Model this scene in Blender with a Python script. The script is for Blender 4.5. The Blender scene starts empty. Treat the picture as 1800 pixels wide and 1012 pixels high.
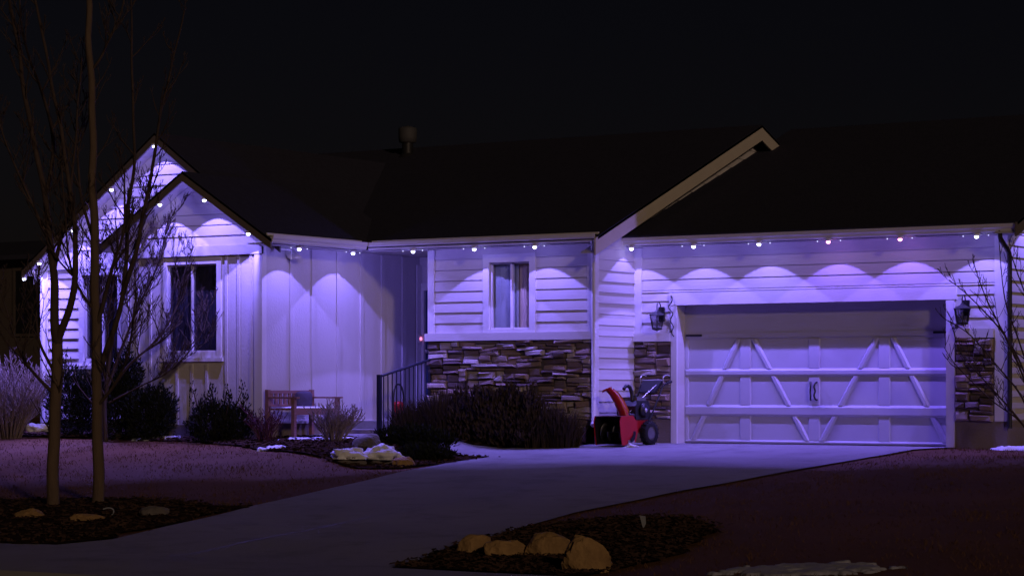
import bpy, math, random
from mathutils import Vector, Matrix, noise, geometry
random.seed(7)
R = math.radians
S = bpy.context.scene
C = S.collection

# ------------------------------------------------------------------ camera, sky, street glow, exposure
cam = bpy.data.cameras.new('camera')
cam_o = bpy.data.objects.new('camera', cam); C.objects.link(cam_o)
cam_o.location = (18.24, -32.75, 0.88)
cam_o.rotation_euler = (R(90), 0, R(33))
cam.sensor_width = 36; cam.lens = 86.0; cam.shift_y = 0.0967
cam.clip_start = 0.1; cam.clip_end = 1000
S.camera = cam_o

SUN_EL, SUN_AZ = 17, 54            # far street lamps: low, from behind the camera and to its right
w = bpy.data.worlds.new('World'); S.world = w; w.use_nodes = True
nt = w.node_tree; bg = nt.nodes['Background']
sky = nt.nodes.new('ShaderNodeTexSky'); sky.sky_type = 'NISHITA'; sky.sun_disc = False
sky.sun_elevation = R(SUN_EL); sky.sun_rotation = R(180 - SUN_AZ)
tint = nt.nodes.new('ShaderNodeMix'); tint.data_type = 'RGBA'; tint.blend_type = 'MULTIPLY'
tint.inputs[0].default_value = 1; tint.inputs[7].default_value = (.95, .68, .88, 1)
nt.links.new(sky.outputs[0], tint.inputs[6]); nt.links.new(tint.outputs[2], bg.inputs[0])
bg.inputs[1].default_value = 0.00068
sl = bpy.data.lights.new('street_glow', 'SUN'); sl.energy = 0.48; sl.color = (1, .70, .50); sl.angle = R(4)
so = bpy.data.objects.new('street_glow', sl); C.objects.link(so)
sd = Vector((math.sin(R(SUN_AZ)) * math.cos(R(SUN_EL)), -math.cos(R(SUN_AZ)) * math.cos(R(SUN_EL)), math.sin(R(SUN_EL))))
so.rotation_euler = sd.to_track_quat('Z', 'Y').to_euler(); so.location = sd * 40
S.view_settings.view_transform = 'Standard'; S.view_settings.look = 'None'
S.view_settings.exposure = 0; S.view_settings.gamma = 1; S.view_settings.use_curve_mapping = False
S.render.engine = 'CYCLES'; S.cycles.use_denoising = True
S.cycles.max_bounces = 5; S.cycles.diffuse_bounces = 3; S.cycles.sample_clamp_indirect = 3
LED_W = 205.0; LED_COL = (.235, .172, 1.0); LED_SMOOTH = 1.2

# ------------------------------------------------------------------ materials
def mat(name, col, rough=.6, col2=None, scale=6.0, amt=.5, bump=0, bscale=40, stretch=(1, 1, 1), metal=0, rnd=0, spec=.4):
    m = bpy.data.materials.new(name); m.use_nodes = True
    n, l = m.node_tree.nodes, m.node_tree.links
    b = n['Principled BSDF']
    b.inputs['Roughness'].default_value = rough; b.inputs['Metallic'].default_value = metal
    b.inputs['Specular IOR Level'].default_value = spec
    tc = n.new('ShaderNodeTexCoord'); mp = n.new('ShaderNodeMapping'); mp.inputs['Scale'].default_value = stretch
    l.new(tc.outputs['Object'], mp.inputs[0])
    nz = n.new('ShaderNodeTexNoise'); nz.inputs['Scale'].default_value = scale; nz.inputs['Detail'].default_value = 6
    l.new(mp.outputs[0], nz.inputs['Vector'])
    c2 = col2 or tuple(x * .72 for x in col)
    mx = n.new('ShaderNodeMix'); mx.data_type = 'RGBA'
    mx.inputs[6].default_value = (*col, 1); mx.inputs[7].default_value = (*c2, 1)
    rm = n.new('ShaderNodeMapRange'); rm.inputs[1].default_value = .5 - amt * .5; rm.inputs[2].default_value = .5 + amt * .5
    l.new(nz.outputs[0], rm.inputs[0]); l.new(rm.outputs[0], mx.inputs[0])
    out = mx.outputs[2]
    if rnd:
        oi = n.new('ShaderNodeObjectInfo'); hs = n.new('ShaderNodeHueSaturation')
        r2 = n.new('ShaderNodeMapRange'); r2.inputs[3].default_value = 1 - rnd; r2.inputs[4].default_value = 1 + rnd
        l.new(oi.outputs['Random'], r2.inputs[0]); l.new(r2.outputs[0], hs.inputs['Value']); l.new(out, hs.inputs['Color'])
        out = hs.outputs[0]
    l.new(out, b.inputs['Base Color'])
    if bump:
        n2 = n.new('ShaderNodeTexNoise'); n2.inputs['Scale'].default_value = bscale; n2.inputs['Detail'].default_value = 5
        l.new(mp.outputs[0], n2.inputs['Vector'])
        bp = n.new('ShaderNodeBump'); bp.inputs['Strength'].default_value = bump; bp.inputs['Distance'].default_value = .02
        l.new(n2.outputs[0], bp.inputs['Height']); l.new(bp.outputs[0], b.inputs['Normal'])
    return m

def emis(name, col, s):
    m = bpy.data.materials.new(name); m.use_nodes = True
    n, l = m.node_tree.nodes, m.node_tree.links
    n.clear(); e = n.new('ShaderNodeEmission'); o = n.new('ShaderNodeOutputMaterial')
    e.inputs[0].default_value = (*col, 1); e.inputs[1].default_value = s; l.new(e.outputs[0], o.inputs[0])
    return m

def glass(name, refl=.12, tint=(1, 1, 1)):
    m = bpy.data.materials.new(name); m.use_nodes = True
    n, l = m.node_tree.nodes, m.node_tree.links
    n.clear(); o = n.new('ShaderNodeOutputMaterial')
    t = n.new('ShaderNodeBsdfTransparent'); t.inputs[0].default_value = (*tint, 1)
    g = n.new('ShaderNodeBsdfGlossy'); g.inputs['Roughness'].default_value = .03
    x = n.new('ShaderNodeMixShader'); x.inputs[0].default_value = refl
    l.new(t.outputs[0], x.inputs[1]); l.new(g.outputs[0], x.inputs[2]); l.new(x.outputs[0], o.inputs[0])
    return m

M = {}
M['siding'] = mat('siding_paint', (.60, .57, .56), .65, (.53, .50, .49), 3, .8, .12, 30, (1, 1, 6), rnd=.04)
M['panel'] = mat('batten_panel_paint', (.58, .55, .55), .7, (.50, .475, .48), 2.5, .8, .25, 70, (1, 1, .35))
M['trim'] = mat('white_trim', (.72, .70, .70), .5, (.64, .62, .62), 5, .8, .08, 40)
M['door'] = mat('garage_door_paint', (.50, .49, .55), .5, (.45, .44, .50), 3, .9, .06, 60)
M['barge'] = mat('barge_paint', (.60, .54, .46), .6, (.52, .47, .40), 4, .8, .1, 30)
M['fascia_dark'] = mat('barge_brown_paint', (.16, .13, .115), .6, (.12, .10, .09), 4, .8, .1, 30)
M['soffit'] = mat('soffit_paint', (.55, .53, .53), .7)
M['roof'] = mat('asphalt_shingle', (.046, .046, .070), .95, (.030, .030, .046), 12, .8, .5, 50, spec=.05)
M['mortar'] = mat('mortar', (.10, .085, .08), .9, None, 20, .6, .4, 60)
M['concrete'] = mat('concrete', (.285, .272, .278), .85, (.18, .172, .174), .55, .8, .25, 60)
cm = M['concrete'].node_tree; cn, cl_ = cm.nodes, cm.links; pb = cn['Principled BSDF']; src = pb.inputs['Base Color'].links[0].from_socket
tcn = cn.new('ShaderNodeTexCoord'); nn_ = cn.new('ShaderNodeTexNoise'); nn_.inputs['Scale'].default_value = 1.7; nn_.inputs['Detail'].default_value = 9; nn_.inputs['Roughness'].default_value = .7
cl_.new(tcn.outputs['Object'], nn_.inputs['Vector']); mr = cn.new('ShaderNodeMapRange'); mr.inputs[1].default_value = .50; mr.inputs[2].default_value = .66; mr.inputs[3].default_value = 0; mr.inputs[4].default_value = .55
cl_.new(nn_.outputs[0], mr.inputs[0]); mm_ = cn.new('ShaderNodeMix'); mm_.data_type = 'RGBA'; mm_.inputs[7].default_value = (.12, .11, .11, 1)
cl_.new(mr.outputs[0], mm_.inputs[0]); cl_.new(src, mm_.inputs[6]); cl_.new(mm_.outputs[2], pb.inputs['Base Color'])
M['foundation'] = mat('foundation_concrete', (.23, .19, .18), .9, (.17, .14, .13), 2, .7, .4, 30)
M['dark_in'] = mat('dark_room', (.05, .045, .045), .9)
M['curtain'] = mat('curtain_cloth', (.56, .46, .33), .9, (.46, .38, .28), 5)
M['curtain_b'] = mat('blind_cloth', (.34, .38, .40), .9, (.28, .32, .34), 5)
M['sheen_blind'] = mat('pane_sheen_blind', (.26, .25, .30), .8)  # added cloth behind the wing windows, standing in for the dim pane reflection
M['glass'] = glass('window_glass', .10)
M['glass_dark'] = glass('window_glass_dark', .10, (.6, .6, .64))
M['entry'] = mat('navy_door_paint', (.012, .045, .13), .45, (.010, .036, .11), 4)
M['black'] = mat('black_metal', (.014, .014, .018), .42, spec=.5)
M['blackp'] = mat('black_plastic', (.022, .022, .026), .5)
M['rail'] = mat('railing_paint', (.012, .014, .030), .45)
M['red'] = mat('red_paint', (.50, .020, .025), .35, (.42, .016, .02), 5)
M['red_shaded'] = mat('worn_shaded_red', (.035, .004, .006), .7)  # worn red, darkened further to paint in the shade inside the blower housing
M['steel'] = mat('bright_steel', (.62, .62, .64), .35, metal=.7)
M['flue'] = mat('weathered_flue', (.075, .072, .078), .7)
M['grey'] = mat('grey_plastic', (.16, .16, .18), .5)
M['rubber'] = mat('tyre_rubber', (.012, .012, .012), .85)
M['wood'] = mat('stained_wood', (.30, .155, .14), .6, (.20, .10, .09), 8, .7, .15, 30, (1, 1, 8))
M['cushion'] = mat('cushion_cloth', (.07, .055, .09), .9)
M['table'] = mat('pale_table_top', (.62, .60, .60), .6)
M['snow'] = mat('old_snow', (.78, .79, .82), .7, (.62, .63, .67), 9, .8, .5, 25)
M['snow_dirty'] = mat('dirty_snow', (.36, .36, .43), .8, (.24, .24, .29), 9, .8, .5, 25)
M['lawn'] = mat('dormant_lawn', (.165, .078, .034), .95, (.078, .039, .020), .55, .8, .5, 22, spec=.1)
M['blade'] = mat('dormant_grass_blade', (.155, .074, .034), .9, (.09, .045, .023), 1.2, .8, spec=.1)
M['mulch'] = mat('dark_mulch', (.048, .029, .022), .95, (.020, .013, .010), 9, .8, .35, 30, spec=0)
M['chip'] = mat('bark_chip', (.085, .050, .036), .95, (.035, .022, .017), 3, .8, spec=0)
M['asphalt'] = mat('asphalt', (.05, .05, .052), .9, None, 8, .6, .4, 80)
M['bark'] = mat('bark', (.150, .105, .070), .9, (.085, .060, .045), 9, .7, .7, 30, (1, 1, .25), spec=.15)
M['twig'] = mat('twig_bark', (.080, .056, .046), .85, (.045, .032, .028), 6, spec=.15)
M['twig_red'] = mat('red_twig', (.11, .035, .05), .8, (.07, .02, .035), 6, spec=.2)
M['twig_pale'] = mat('pale_twig', (.30, .24, .22), .85, (.20, .15, .14), 6, spec=.2)
M['evergreen'] = mat('dark_needles', (.020, .024, .016), .9, (.010, .012, .009), 4, .8, spec=.15)
M['drygrass'] = mat('dry_ornamental_grass', (.075, .055, .042), .9, (.028, .021, .018), 3, .8, spec=.1)
M['rock'] = mat('tan_rock', (.40, .245, .095), .92, (.19, .11, .045), 7, .6, 1.0, 22)
M['rock_grey'] = mat('grey_rock', (.16, .14, .13), .9, (.10, .085, .08), 4, .8, .6, 12)
M['bulb'] = emis('led_white', (.62, .66, 1.0), 8)
M['bulb_pink'] = emis('led_pink', (1.0, .30, .62), 7)
M['diode'] = emis('led_small', (.62, .62, 1.0), 1.6)
M['bell'] = emis('bell_glow', (1.0, .25, .50), 1.8)
M['amber'] = emis('amber_glow', (1.0, .40, .10), 1.6)
M['neigh'] = mat('neighbour_siding', (.085, .066, .055), .9, (.07, .055, .045), 3)
M['dull'] = mat('dull_plastic', (.24, .25, .28), .6)
M['pale'] = mat('pale_plastic', (.62, .64, .70), .5)
SM = []
for i, c in enumerate([(.46, .37, .33), (.30, .225, .20), (.15, .11, .105), (.58, .51, .48), (.22, .17, .165), (.38, .28, .23)]):
    SM.append(mat('ledge_stone_%s' % 'abcdef'[i], c, .9, tuple(x * .6 for x in c), 9, .8, .6, 25, rnd=.18, spec=.2))

# ------------------------------------------------------------------ mesh helpers
class MB:
    def __init__(s): s.v = []; s.f = []; s.sm = []
    def add(s, vs, fs, smooth=False):
        k = len(s.v); s.v += [tuple(v) for v in vs]
        for f in fs: s.f.append(tuple(k + i for i in f)); s.sm.append(smooth)
        return s
    def hexa(s, p):
        return s.add(p, [(0, 3, 2, 1), (4, 5, 6, 7), (0, 1, 5, 4), (1, 2, 6, 5), (2, 3, 7, 6), (3, 0, 4, 7)])
    def box(s, x0, x1, y0, y1, z0, z1):
        return s.hexa([(x0, y0, z0), (x1, y0, z0), (x1, y1, z0), (x0, y1, z0), (x0, y0, z1), (x1, y0, z1), (x1, y1, z1), (x0, y1, z1)])
    def prism(s, pts, ext):            # polygon of 3D points, extruded by a vector
        n = len(pts); e = Vector(ext); p = [Vector(q) for q in pts]
        return s.add(p + [q + e for q in p], [tuple(range(n - 1, -1, -1)), tuple(range(n, 2 * n))] + [(i, (i + 1) % n, n + (i + 1) % n, n + i) for i in range(n)])
    def tube(s, pts, rad, sides=8, cap=True, smooth=True):
        pts = [Vector(p) for p in pts]; n = len(pts)
        if not hasattr(rad, '__len__'): rad = [rad] * n
        t = (pts[1] - pts[0]).normalized()
        a = t.orthogonal().normalized(); vs = []
        for i, p in enumerate(pts):
            d = (pts[min(i + 1, n - 1)] - pts[max(i - 1, 0)])
            if d.length > 1e-9: t = d.normalized()
            a = (a - t * a.dot(t)); a = a.normalized() if a.length > 1e-6 else t.orthogonal().normalized()
            b = t.cross(a)
            for k in range(sides):
                g = 2 * math.pi * k / sides
                vs.append(p + (a * math.cos(g) + b * math.sin(g)) * rad[i])
        fs = [(i * sides + k, i * sides + (k + 1) % sides, (i + 1) * sides + (k + 1) % sides, (i + 1) * sides + k) for i in range(n - 1) for k in range(sides)]
        s.add(vs, fs, smooth)
        if cap: s.add(vs[:sides], [tuple(range(sides - 1, -1, -1))]); s.add(vs[-sides:], [tuple(range(sides))])
        return s
    def lathe(s, prof, seg=20, smooth=True, axis='z', off=(0, 0, 0)):
        vs = []
        for r, h in prof:
            for k in range(seg):
                g = 2 * math.pi * k / seg; q = (r * math.cos(g), r * math.sin(g), h)
                if axis == 'y': q = (q[0], q[2], q[1])
                if axis == 'x': q = (q[2], q[0], q[1])
                vs.append(tuple(q[j] + off[j] for j in range(3)))
        fs = [(i * seg + k, i * seg + (k + 1) % seg, (i + 1) * seg + (k + 1) % seg, (i + 1) * seg + k) for i in range(len(prof) - 1) for k in range(seg)]
        return s.add(vs, fs, smooth)
    def mesh(s, name, m):
        me = bpy.data.meshes.new(name); me.from_pydata(s.v, [], s.f); me.materials.append(m)
        me.polygons.foreach_set('use_smooth', s.sm); me.update()
        return me
    def build(s, name, m, parent=None, loc=(0, 0, 0), rot=(0, 0, 0), kind=None):
        return link(name, s.mesh(name, m), parent, loc, rot, kind)

def link(name, me, parent=None, loc=(0, 0, 0), rot=(0, 0, 0), kind=None):
    o = bpy.data.objects.new(name, me); C.objects.link(o); o.location = loc; o.rotation_euler = rot
    if parent: o.parent = parent
    if kind: o['kind'] = kind
    return o

def thing(name, label, cat, loc=(0, 0, 0), rz=0, group=None):
    o = bpy.data.objects.new(name, None); C.objects.link(o); o.empty_display_size = .2
    o.location = loc; o.rotation_euler = (0, 0, rz)
    return tag(o, label, cat, group)

def tag(o, label, cat, group=None):
    o['label'] = label; o['category'] = cat
    if group: o['group'] = group
    return o

def sstep(t):
    t = max(0., min(1., t)); return t * t * (3 - 2 * t)

def gz(x, y):
    b = -.055 * min(13.4, max(0., -y - 1.2))
    if y < -17.0: b -= .12
    m = .21 * sstep((-1.7 - x) / 1.3) * sstep((y + 10.5) / 6) * (1 - .55 * sstep((y + 2.6) / 1.5))
    m += .05 * sstep((x - 4.6) / 1.2) * sstep((-y - .5) / 3) * sstep((y + 14) / 3)
    return b + m + .012 * noise.noise(Vector((x * .7, y * .7, 0))) * sstep((-y - 1) / 2)

def catmull(p, k=5):
    p = [Vector(q) for q in p]; o = []
    for i in range(len(p) - 1):
        a, b, c, d = p[max(i - 1, 0)], p[i], p[i + 1], p[min(i + 2, len(p) - 1)]
        for j in range(k):
            t = j / k
            o.append(.5 * (2 * b + (c - a) * t + (2 * a - 5 * b + 4 * c - d) * t * t + (3 * b - 3 * c + d - a) * t ** 3))
    return o + [p[-1]]

# ------------------------------------------------------------------ ground, drive, beds
def axis_steps(a, b, fa, fb, fine, grow=1.45):
    o = []; x = fa
    while x <= fb: o.append(x); x += fine
    st = fine; x = o[-1]
    while x < b: st *= grow; x += st; o.append(x)
    st = fine; x = fa
    while x > a: st *= grow; x -= st; o.insert(0, x)
    return o
xs = axis_steps(-260, 260, -16, 14, .3); ys = axis_steps(-120, 320, -19, 2, .3)
g = MB(); nx = len(xs)
g.add([(x, y, gz(x, y)) for y in ys for x in xs], [(j * nx + i, j * nx + i + 1, (j + 1) * nx + i + 1, (j + 1) * nx + i) for j in range(len(ys) - 1) for i in range(nx - 1)], True)
g.build('ground', M['lawn'], kind='structure')

def inside(x, y, poly):
    c = False; j = len(poly) - 1
    for i in range(len(poly)):
        (xi, yi), (xj, yj) = poly[i], poly[j]
        if (yi > y) != (yj > y) and x < (xj - xi) * (y - yi) / (yj - yi) + xi: c = not c
        j = i
    return c
def sheet(name, poly, m, lift, step=.35, rough=0., kind='structure', jag=0.):
    pts = []
    for i in range(len(poly)):
        a, b = Vector((*poly[i], 0)), Vector((*poly[(i + 1) % len(poly)], 0)); n = max(1, int((b - a).length / step))
        for k in range(n):
            q = a.lerp(b, k / n)
            if jag: q += Vector((noise.noise(q * 3.1), noise.noise(q * 3.1 + Vector((9, 4, 2))), 0)) * jag
            pts.append((q.x, q.y))
    nb = len(pts); x0, x1 = min(p[0] for p in pts), max(p[0] for p in pts); y0, y1 = min(p[1] for p in pts), max(p[1] for p in pts)
    vv = [Vector(p) for p in pts]; x = x0 + step / 2
    while x < x1:
        y = y0 + step / 2
        while y < y1:
            if inside(x, y, pts): vv.append(Vector((x, y)))
            y += step
        x += step
    r = geometry.delaunay_2d_cdt(vv, [(i, (i + 1) % nb) for i in range(nb)], [list(range(nb))], 1, 1e-4)
    mb = MB()
    mb.add([(p.x, p.y, gz(p.x, p.y) + lift + rough * (noise.noise(Vector((p.x * 4, p.y * 4, 1))) + .6)) for p in r[0]], [tuple(f) for f in r[2]], True)
    return mb.build(name, m, kind=kind)

drive_poly = [(4.45, .24), (4.42, -2), (4.32, -4.5), (4.3, -7.5), (4.4, -10.2), (4.75, -12), (5.0, -13.4), (5.5, -15.1), (5.6, -15.2), (-.1, -15.2), (-.2, -14.65), (.9, -14.5), (1.1, -13.9),
              (.75, -12.4), (.2, -10.3), (-.35, -8), (-.85, -5.9), (-1.05, -4.6), (-1.0, -3.7), (-2.3, -3.12), (-4.95, -3.05), (-4.95, -2.3), (-3.2, -2.4), (-2.2, -2.38), (-.95, -1.75), (-.80, -1.2), (-.78, .02), (-.02, .02), (-.02, .24)]
sheet('driveway', drive_poly, M['concrete'], .022)
def strip(p, q, w_=.008):
    a, b = Vector((*p, 0)), Vector((*q, 0)); n = max(2, int((b - a).length / .3)); sd_ = (b - a).normalized().cross(Vector((0, 0, 1))) * w_; mb = MB(); vs = []
    for i in range(n + 1):
        c = a.lerp(b, i / n); z = gz(c.x, c.y) + .028
        vs += [(c.x - sd_.x, c.y - sd_.y, z), (c.x + sd_.x, c.y + sd_.y, z)]
    mb.add(vs, [(2 * i, 2 * i + 1, 2 * i + 3, 2 * i + 2) for i in range(n)]); o = mb.build('control_joint', M['black'], kind='structure')
for y_, l_, r_ in ((-3.2, -2.2, 4.36), (-6.3, -.75, 4.28), (-9.3, -.02, 4.33), (-12.3, .78, 4.78)): strip((l_, y_), (r_, y_))
strip((1.75, -.02), (1.9, -6.3)); strip((1.9, -6.3), (2.9, -15.1))
sheet('pavement', [(-60, -17), (90, -17), (90, -15.2), (5.6, -15.2), (-.1, -15.2), (-.2, -14.65), (-60, -14.65)], M['concrete'], .026, .9)
sheet('street', [(-100, -40), (130, -40), (130, -17.4), (-100, -17.4)], M['asphalt'], .03, 2.5)
kb = MB(); kb.box(-100, 130, -17.4, -17.0, -.9, -.70); kb.build('kerb', M['concrete'], kind='structure')
BEDS = [[(-4.3, -11.0), (-3.0, -10.5), (-1.3, -10.2), (-.1, -10.75), (.15, -10.5), (.7, -12.5), (1.0, -13.9), (.8, -14.5), (-.3, -14.62), (-6, -14.62), (-7.5, -13.2), (-6, -11.6)],
        [(5.45, -15.0), (4.95, -13.2), (4.75, -11.9), (4.9, -11.2), (5.6, -10.7), (6.2, -10.7), (6.8, -11.4), (7.4, -13.2), (7.4, -15.1)],
        [(-11.2, -3.0), (-11.2, -3.6), (-9.8, -3.75), (-8.1, -3.95), (-6, -4.3), (-4.6, -4.9), (-3.6, -5.4), (-2.4, -5.7), (-1.25, -5.6), (-1.02, -4.6), (-1.05, -3.75), (-2.4, -3.16), (-4.95, -3.1), (-5.1, -3.6), (-5.3, -3.72)],
        [(-3.7, -1.25), (-3.7, -2.3), (-2.2, -2.3), (-.95, -1.7), (-.82, -1.25)]]
for b in BEDS: sheet('mulch_bed', b, M['mulch'], .012, .15, .022, jag=.20)

# ------------------------------------------------------------------ the house
house = thing('house', 'single-storey house with lap siding, stone skirting and white garage door under purple eave lights', 'house', (0, 0, 0))

def fpt(pl, a, z, d):                # point on a wall plane: a along it, z up, d outward
    k, c = pl
    return (a, c - d, z) if k == 'F' else (c + d, a, z)
def pbox(mb, pl, a0, a1, z0, z1, d0, d1):
    return mb.hexa([fpt(pl, a0, z0, d1), fpt(pl, a1, z0, d1), fpt(pl, a1, z0, d0), fpt(pl, a0, z0, d0), fpt(pl, a0, z1, d1), fpt(pl, a1, z1, d1), fpt(pl, a1, z1, d0), fpt(pl, a0, z1, d0)])
def wall(pl, a0, a1, z0, z1, hole=None, th=.15, m='siding', label=None, poly=None):
    mb = MB()
    if hole:
        h0, h1, hz0, hz1 = hole
        pbox(mb, pl, a0, h0, z0, z1, -th, 0); pbox(mb, pl, h1, a1, z0, z1, -th, 0)
        if hz0 > z0: pbox(mb, pl, h0, h1, z0, hz0, -th, 0)
        pbox(mb, pl, h0, h1, hz1, z1, -th, 0)
    elif a1 > a0: pbox(mb, pl, a0, a1, z0, z1, -th, 0)
    if poly: mb.prism([fpt(pl, a, z, 0) for a, z in poly], Vector(fpt(pl, 0, 0, -th)) - Vector(fpt(pl, 0, 0, 0)))
    o = mb.build('wall', M[m], house)
    if label: o['label'] = label
    return o
PC = {}
def planks(parent, pl, spans, z0, z1, exp=.165, lim=None, m='siding'):
    """lap boards; spans = [(a0,a1,zlo,zhi)]: pieces of run left between openings"""
    n = int(math.ceil((z1 - z0) / exp - 1e-6))
    for i in range(n):
        zb, zt = z0 + i * exp, min(z1, z0 + (i + 1) * exp)
        if zt - zb < .03: continue
        for a0, a1, lo, hi in spans:
            b, t = max(zb, lo), min(zt, hi)
            if t - b < .03: continue
            if lim:
                bl, br = lim(b); tl, tr = lim(t)
                q = (max(a0, bl), min(a1, br), min(a1, tr), max(a0, tl))
                if q[1] - q[0] < .1: continue
                if q[2] < q[3]: mm = (q[2] + q[3]) / 2; q = (q[0], q[1], mm + .005, mm - .005)
            else: q = (a0, a1, a1, a0)
            jit = random.uniform(-.0015, .0015)
            key = (pl[0], round(q[1] - q[0], 3), round(t - b, 3), lim is None)
            if lim is None and key in PC: me = PC[key]
            else:
                mb = MB(); o = q[0]; p0 = (pl[0], 0)
                def pt(a, z, d): return fpt(p0, a - o, z - b, d)
                mb.hexa([pt(q[0], b - .006, .030), pt(q[1], b - .006, .030), pt(q[1], b - .006, .002), pt(q[0], b - .006, .002), pt(q[3], t, .012), pt(q[2], t, .012), pt(q[2], t, .002), pt(q[3], t, .002)])
                me = mb.mesh('plank', M[m])
                if lim is None: PC[key] = me
            link('plank', me, parent, fpt(pl, q[0], b, jit))
def cbox(name, pl, q, d0, d1, m, parent, ch=.014, ends=True):
    """board with chamfered front edges; q = four (a, z) corners, counter-clockwise from the lower left"""
    cx_, cz_ = sum(p_[0] for p_ in q) / 4, sum(p_[1] for p_ in q) / 4; n = 4; inn = []
    for i in range(n):
        a, b, c = Vector(q[i - 1]), Vector(q[i]), Vector(q[(i + 1) % n]); e1, e2 = (a - b).normalized(), (c - b).normalized()
        sn = abs(e1.x * e2.y - e1.y * e2.x); v_ = b + (e1 + e2) * (ch / max(sn, .2)); inn.append((v_.x, v_.y))
    if not ends:                      # bevel the long sides only; the ends butt against the rails
        v = [Vector(p_) for p_ in q]; lo, hi = (v[1] - v[0]), (v[2] - v[3]); inn = [tuple(v[0] + lo * (ch / lo.length)), tuple(v[1] - lo * (ch / lo.length)), tuple(v[2] - hi * (ch / hi.length)), tuple(v[3] + hi * (ch / hi.length))]
    mb = MB(); mb.add([fpt(pl, *p_, d0) for p_ in q] + [fpt(pl, *p_, d0 + (d1 - d0) * .3) for p_ in q] + [fpt(pl, *p_, d1) for p_ in inn],
        [(3, 2, 1, 0), (8, 9, 10, 11)] + [(i, (i + 1) % 4, 4 + (i + 1) % 4, 4 + i) for i in range(4)] + [(4 + i, 4 + (i + 1) % 4, 8 + (i + 1) % 4, 8 + i) for i in range(4)])
    return mb.build(name, M[m], parent)
def board(name, pl, a0, a1, z0, z1, d0=.003, d1=.04, m='trim', parent=None):
    mb = MB(); pbox(mb, pl, a0, a1, z0, z1, d0, d1); return mb.build(name, M[m], parent or house)

STV = []
for i in range(10):
    rr = random.Random(100 + i); mb = MB(); j = lambda s: rr.uniform(-s, s)
    back = [(-.5, 0, -.5), (.5, 0, -.5), (.5, 0, .5), (-.5, 0, .5)]
    mid = [(x * (.96 + j(.04)), -.62 + j(.12), z * (.95 + j(.06))) for x, _, z in back]
    fr = [(x * (.80 + j(.10)), -1 + j(.22), z * (.62 + j(.16))) for x, _, z in back]
    f = []
    for a in (0, 4):
        f += [(a + k, a + (k + 1) % 4, a + 4 + (k + 1) % 4, a + 4 + k) for k in range(4)]
    mb.add(back + mid + fr, f + [(8, 9, 10), (8, 10, 11)]); STV.append(mb)
SMESH = [[s.mesh('stone', m) for s in STV] for m in SM]
def stones(parent, pl, a0, a1, z0, z1, seed):
    rr = random.Random(seed); ch, cw = .046, .076
    nr, nc = max(1, round((z1 - z0) / ch)), max(1, round((a1 - a0) / cw)); ch, cw = (z1 - z0) / nr, (a1 - a0) / nc
    used = [[False] * nc for _ in range(nr)]
    for j in range(nr):
        for i in range(nc):
            if used[j][i]: continue
            w_, h_ = rr.choice([(3, 1), (4, 1), (5, 1), (6, 1), (7, 1), (4, 1), (5, 1), (3, 2), (4, 2), (5, 2), (6, 2), (3, 1), (2, 2), (3, 3)])
            h_ = min(h_, nr - j); k = 0
            while k < w_ and i + k < nc and not used[j][i + k]: k += 1
            w_ = k
            if i + w_ < nc and not used[j][i + w_] and (i + w_ + 1 >= nc or used[j][i + w_ + 1]): w_ += 1
            for b in range(h_):
                for c in range(w_): used[j + b][i + c] = True
            l, h = w_ * cw, h_ * ch
            o = link('stone', rr.choice(rr.choice(SMESH)), parent, fpt(pl, a0 + i * cw + l / 2, z0 + j * ch + h / 2, .01))
            o.scale = (l * rr.uniform(.93, 1.03), rr.uniform(.02, .10), h * rr.uniform(.86, 1.04)); o.rotation_euler = (R(rr.uniform(-12, 9)), R(rr.uniform(-4, 4)), R(rr.uniform(-8, 8)))

def window(pl, a0, a1, z0, z1, cw=.10, left=.5, sill=True, glassm='glass', depth=.02, label=None, sill_d=.09, cd=.045, fw=.026):
    """a0..z1 is the glazed opening; the casing lies outside it"""
    mb = MB()
    pbox(mb, pl, a0 - cw, a0, z0 - cw, z1 + cw * 1.15, .003, cd); pbox(mb, pl, a1, a1 + cw, z0 - cw, z1 + cw * 1.15, .003, cd)
    pbox(mb, pl, a0, a1, z1, z1 + cw * 1.15, .003, cd - .002); pbox(mb, pl, a0, a1, z0 - cw, z0, .003, cd - .002)
    wn = mb.build('window', M['trim'], house)
    if label: wn['label'] = label
    if sill:
        s = MB(); pbox(s, pl, a0 - cw - .04, a1 + cw + .04, z0 - cw - .055, z0 - cw - .003, .003, sill_d); s.build('sill', M['trim'], wn)
    xm = a0 + (a1 - a0) * left
    for i, (b0, b1, d) in enumerate(((a0, xm + .015, -depth), (xm - .012, a1, -depth - .028))):
        s = MB()
        pbox(s, pl, b0 + .002, b0 + fw, z0 + .002, z1 - .002, d - .025, d); pbox(s, pl, b1 - fw, b1 - .002, z0 + .002, z1 - .002, d - .025, d)
        pbox(s, pl, b0 + fw, b1 - fw, z0 + .002, z0 + fw, d - .023, d - .002); pbox(s, pl, b0 + fw, b1 - fw, z1 - fw, z1 - .002, d - .023, d - .002)
        s.build('sash', M['trim'], wn)
        p = MB(); pbox(p, pl, b0 + fw, b1 - fw, z0 + fw, z1 - fw, d - .018, d - .012); p.build('pane', M[glassm], wn)
    r = MB()                                        # dark room behind: five sides
    e = .25; D = 1.6
    pbox(r, pl, a0 - e - .04, a0 - e, z0 - e, z1 + e, -D, -.16); pbox(r, pl, a1 + e, a1 + e + .04, z0 - e, z1 + e, -D, -.16)
    pbox(r, pl, a0 - e, a1 + e, z0 - e - .04, z0 - e, -D, -.16); pbox(r, pl, a0 - e, a1 + e, z1 + e, z1 + e + .04, -D, -.16)
    pbox(r, pl, a0 - e, a1 + e, z0 - e, z1 + e, -D - .04, -D); r.build('room', M['dark_in'], wn)
    return wn
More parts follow.
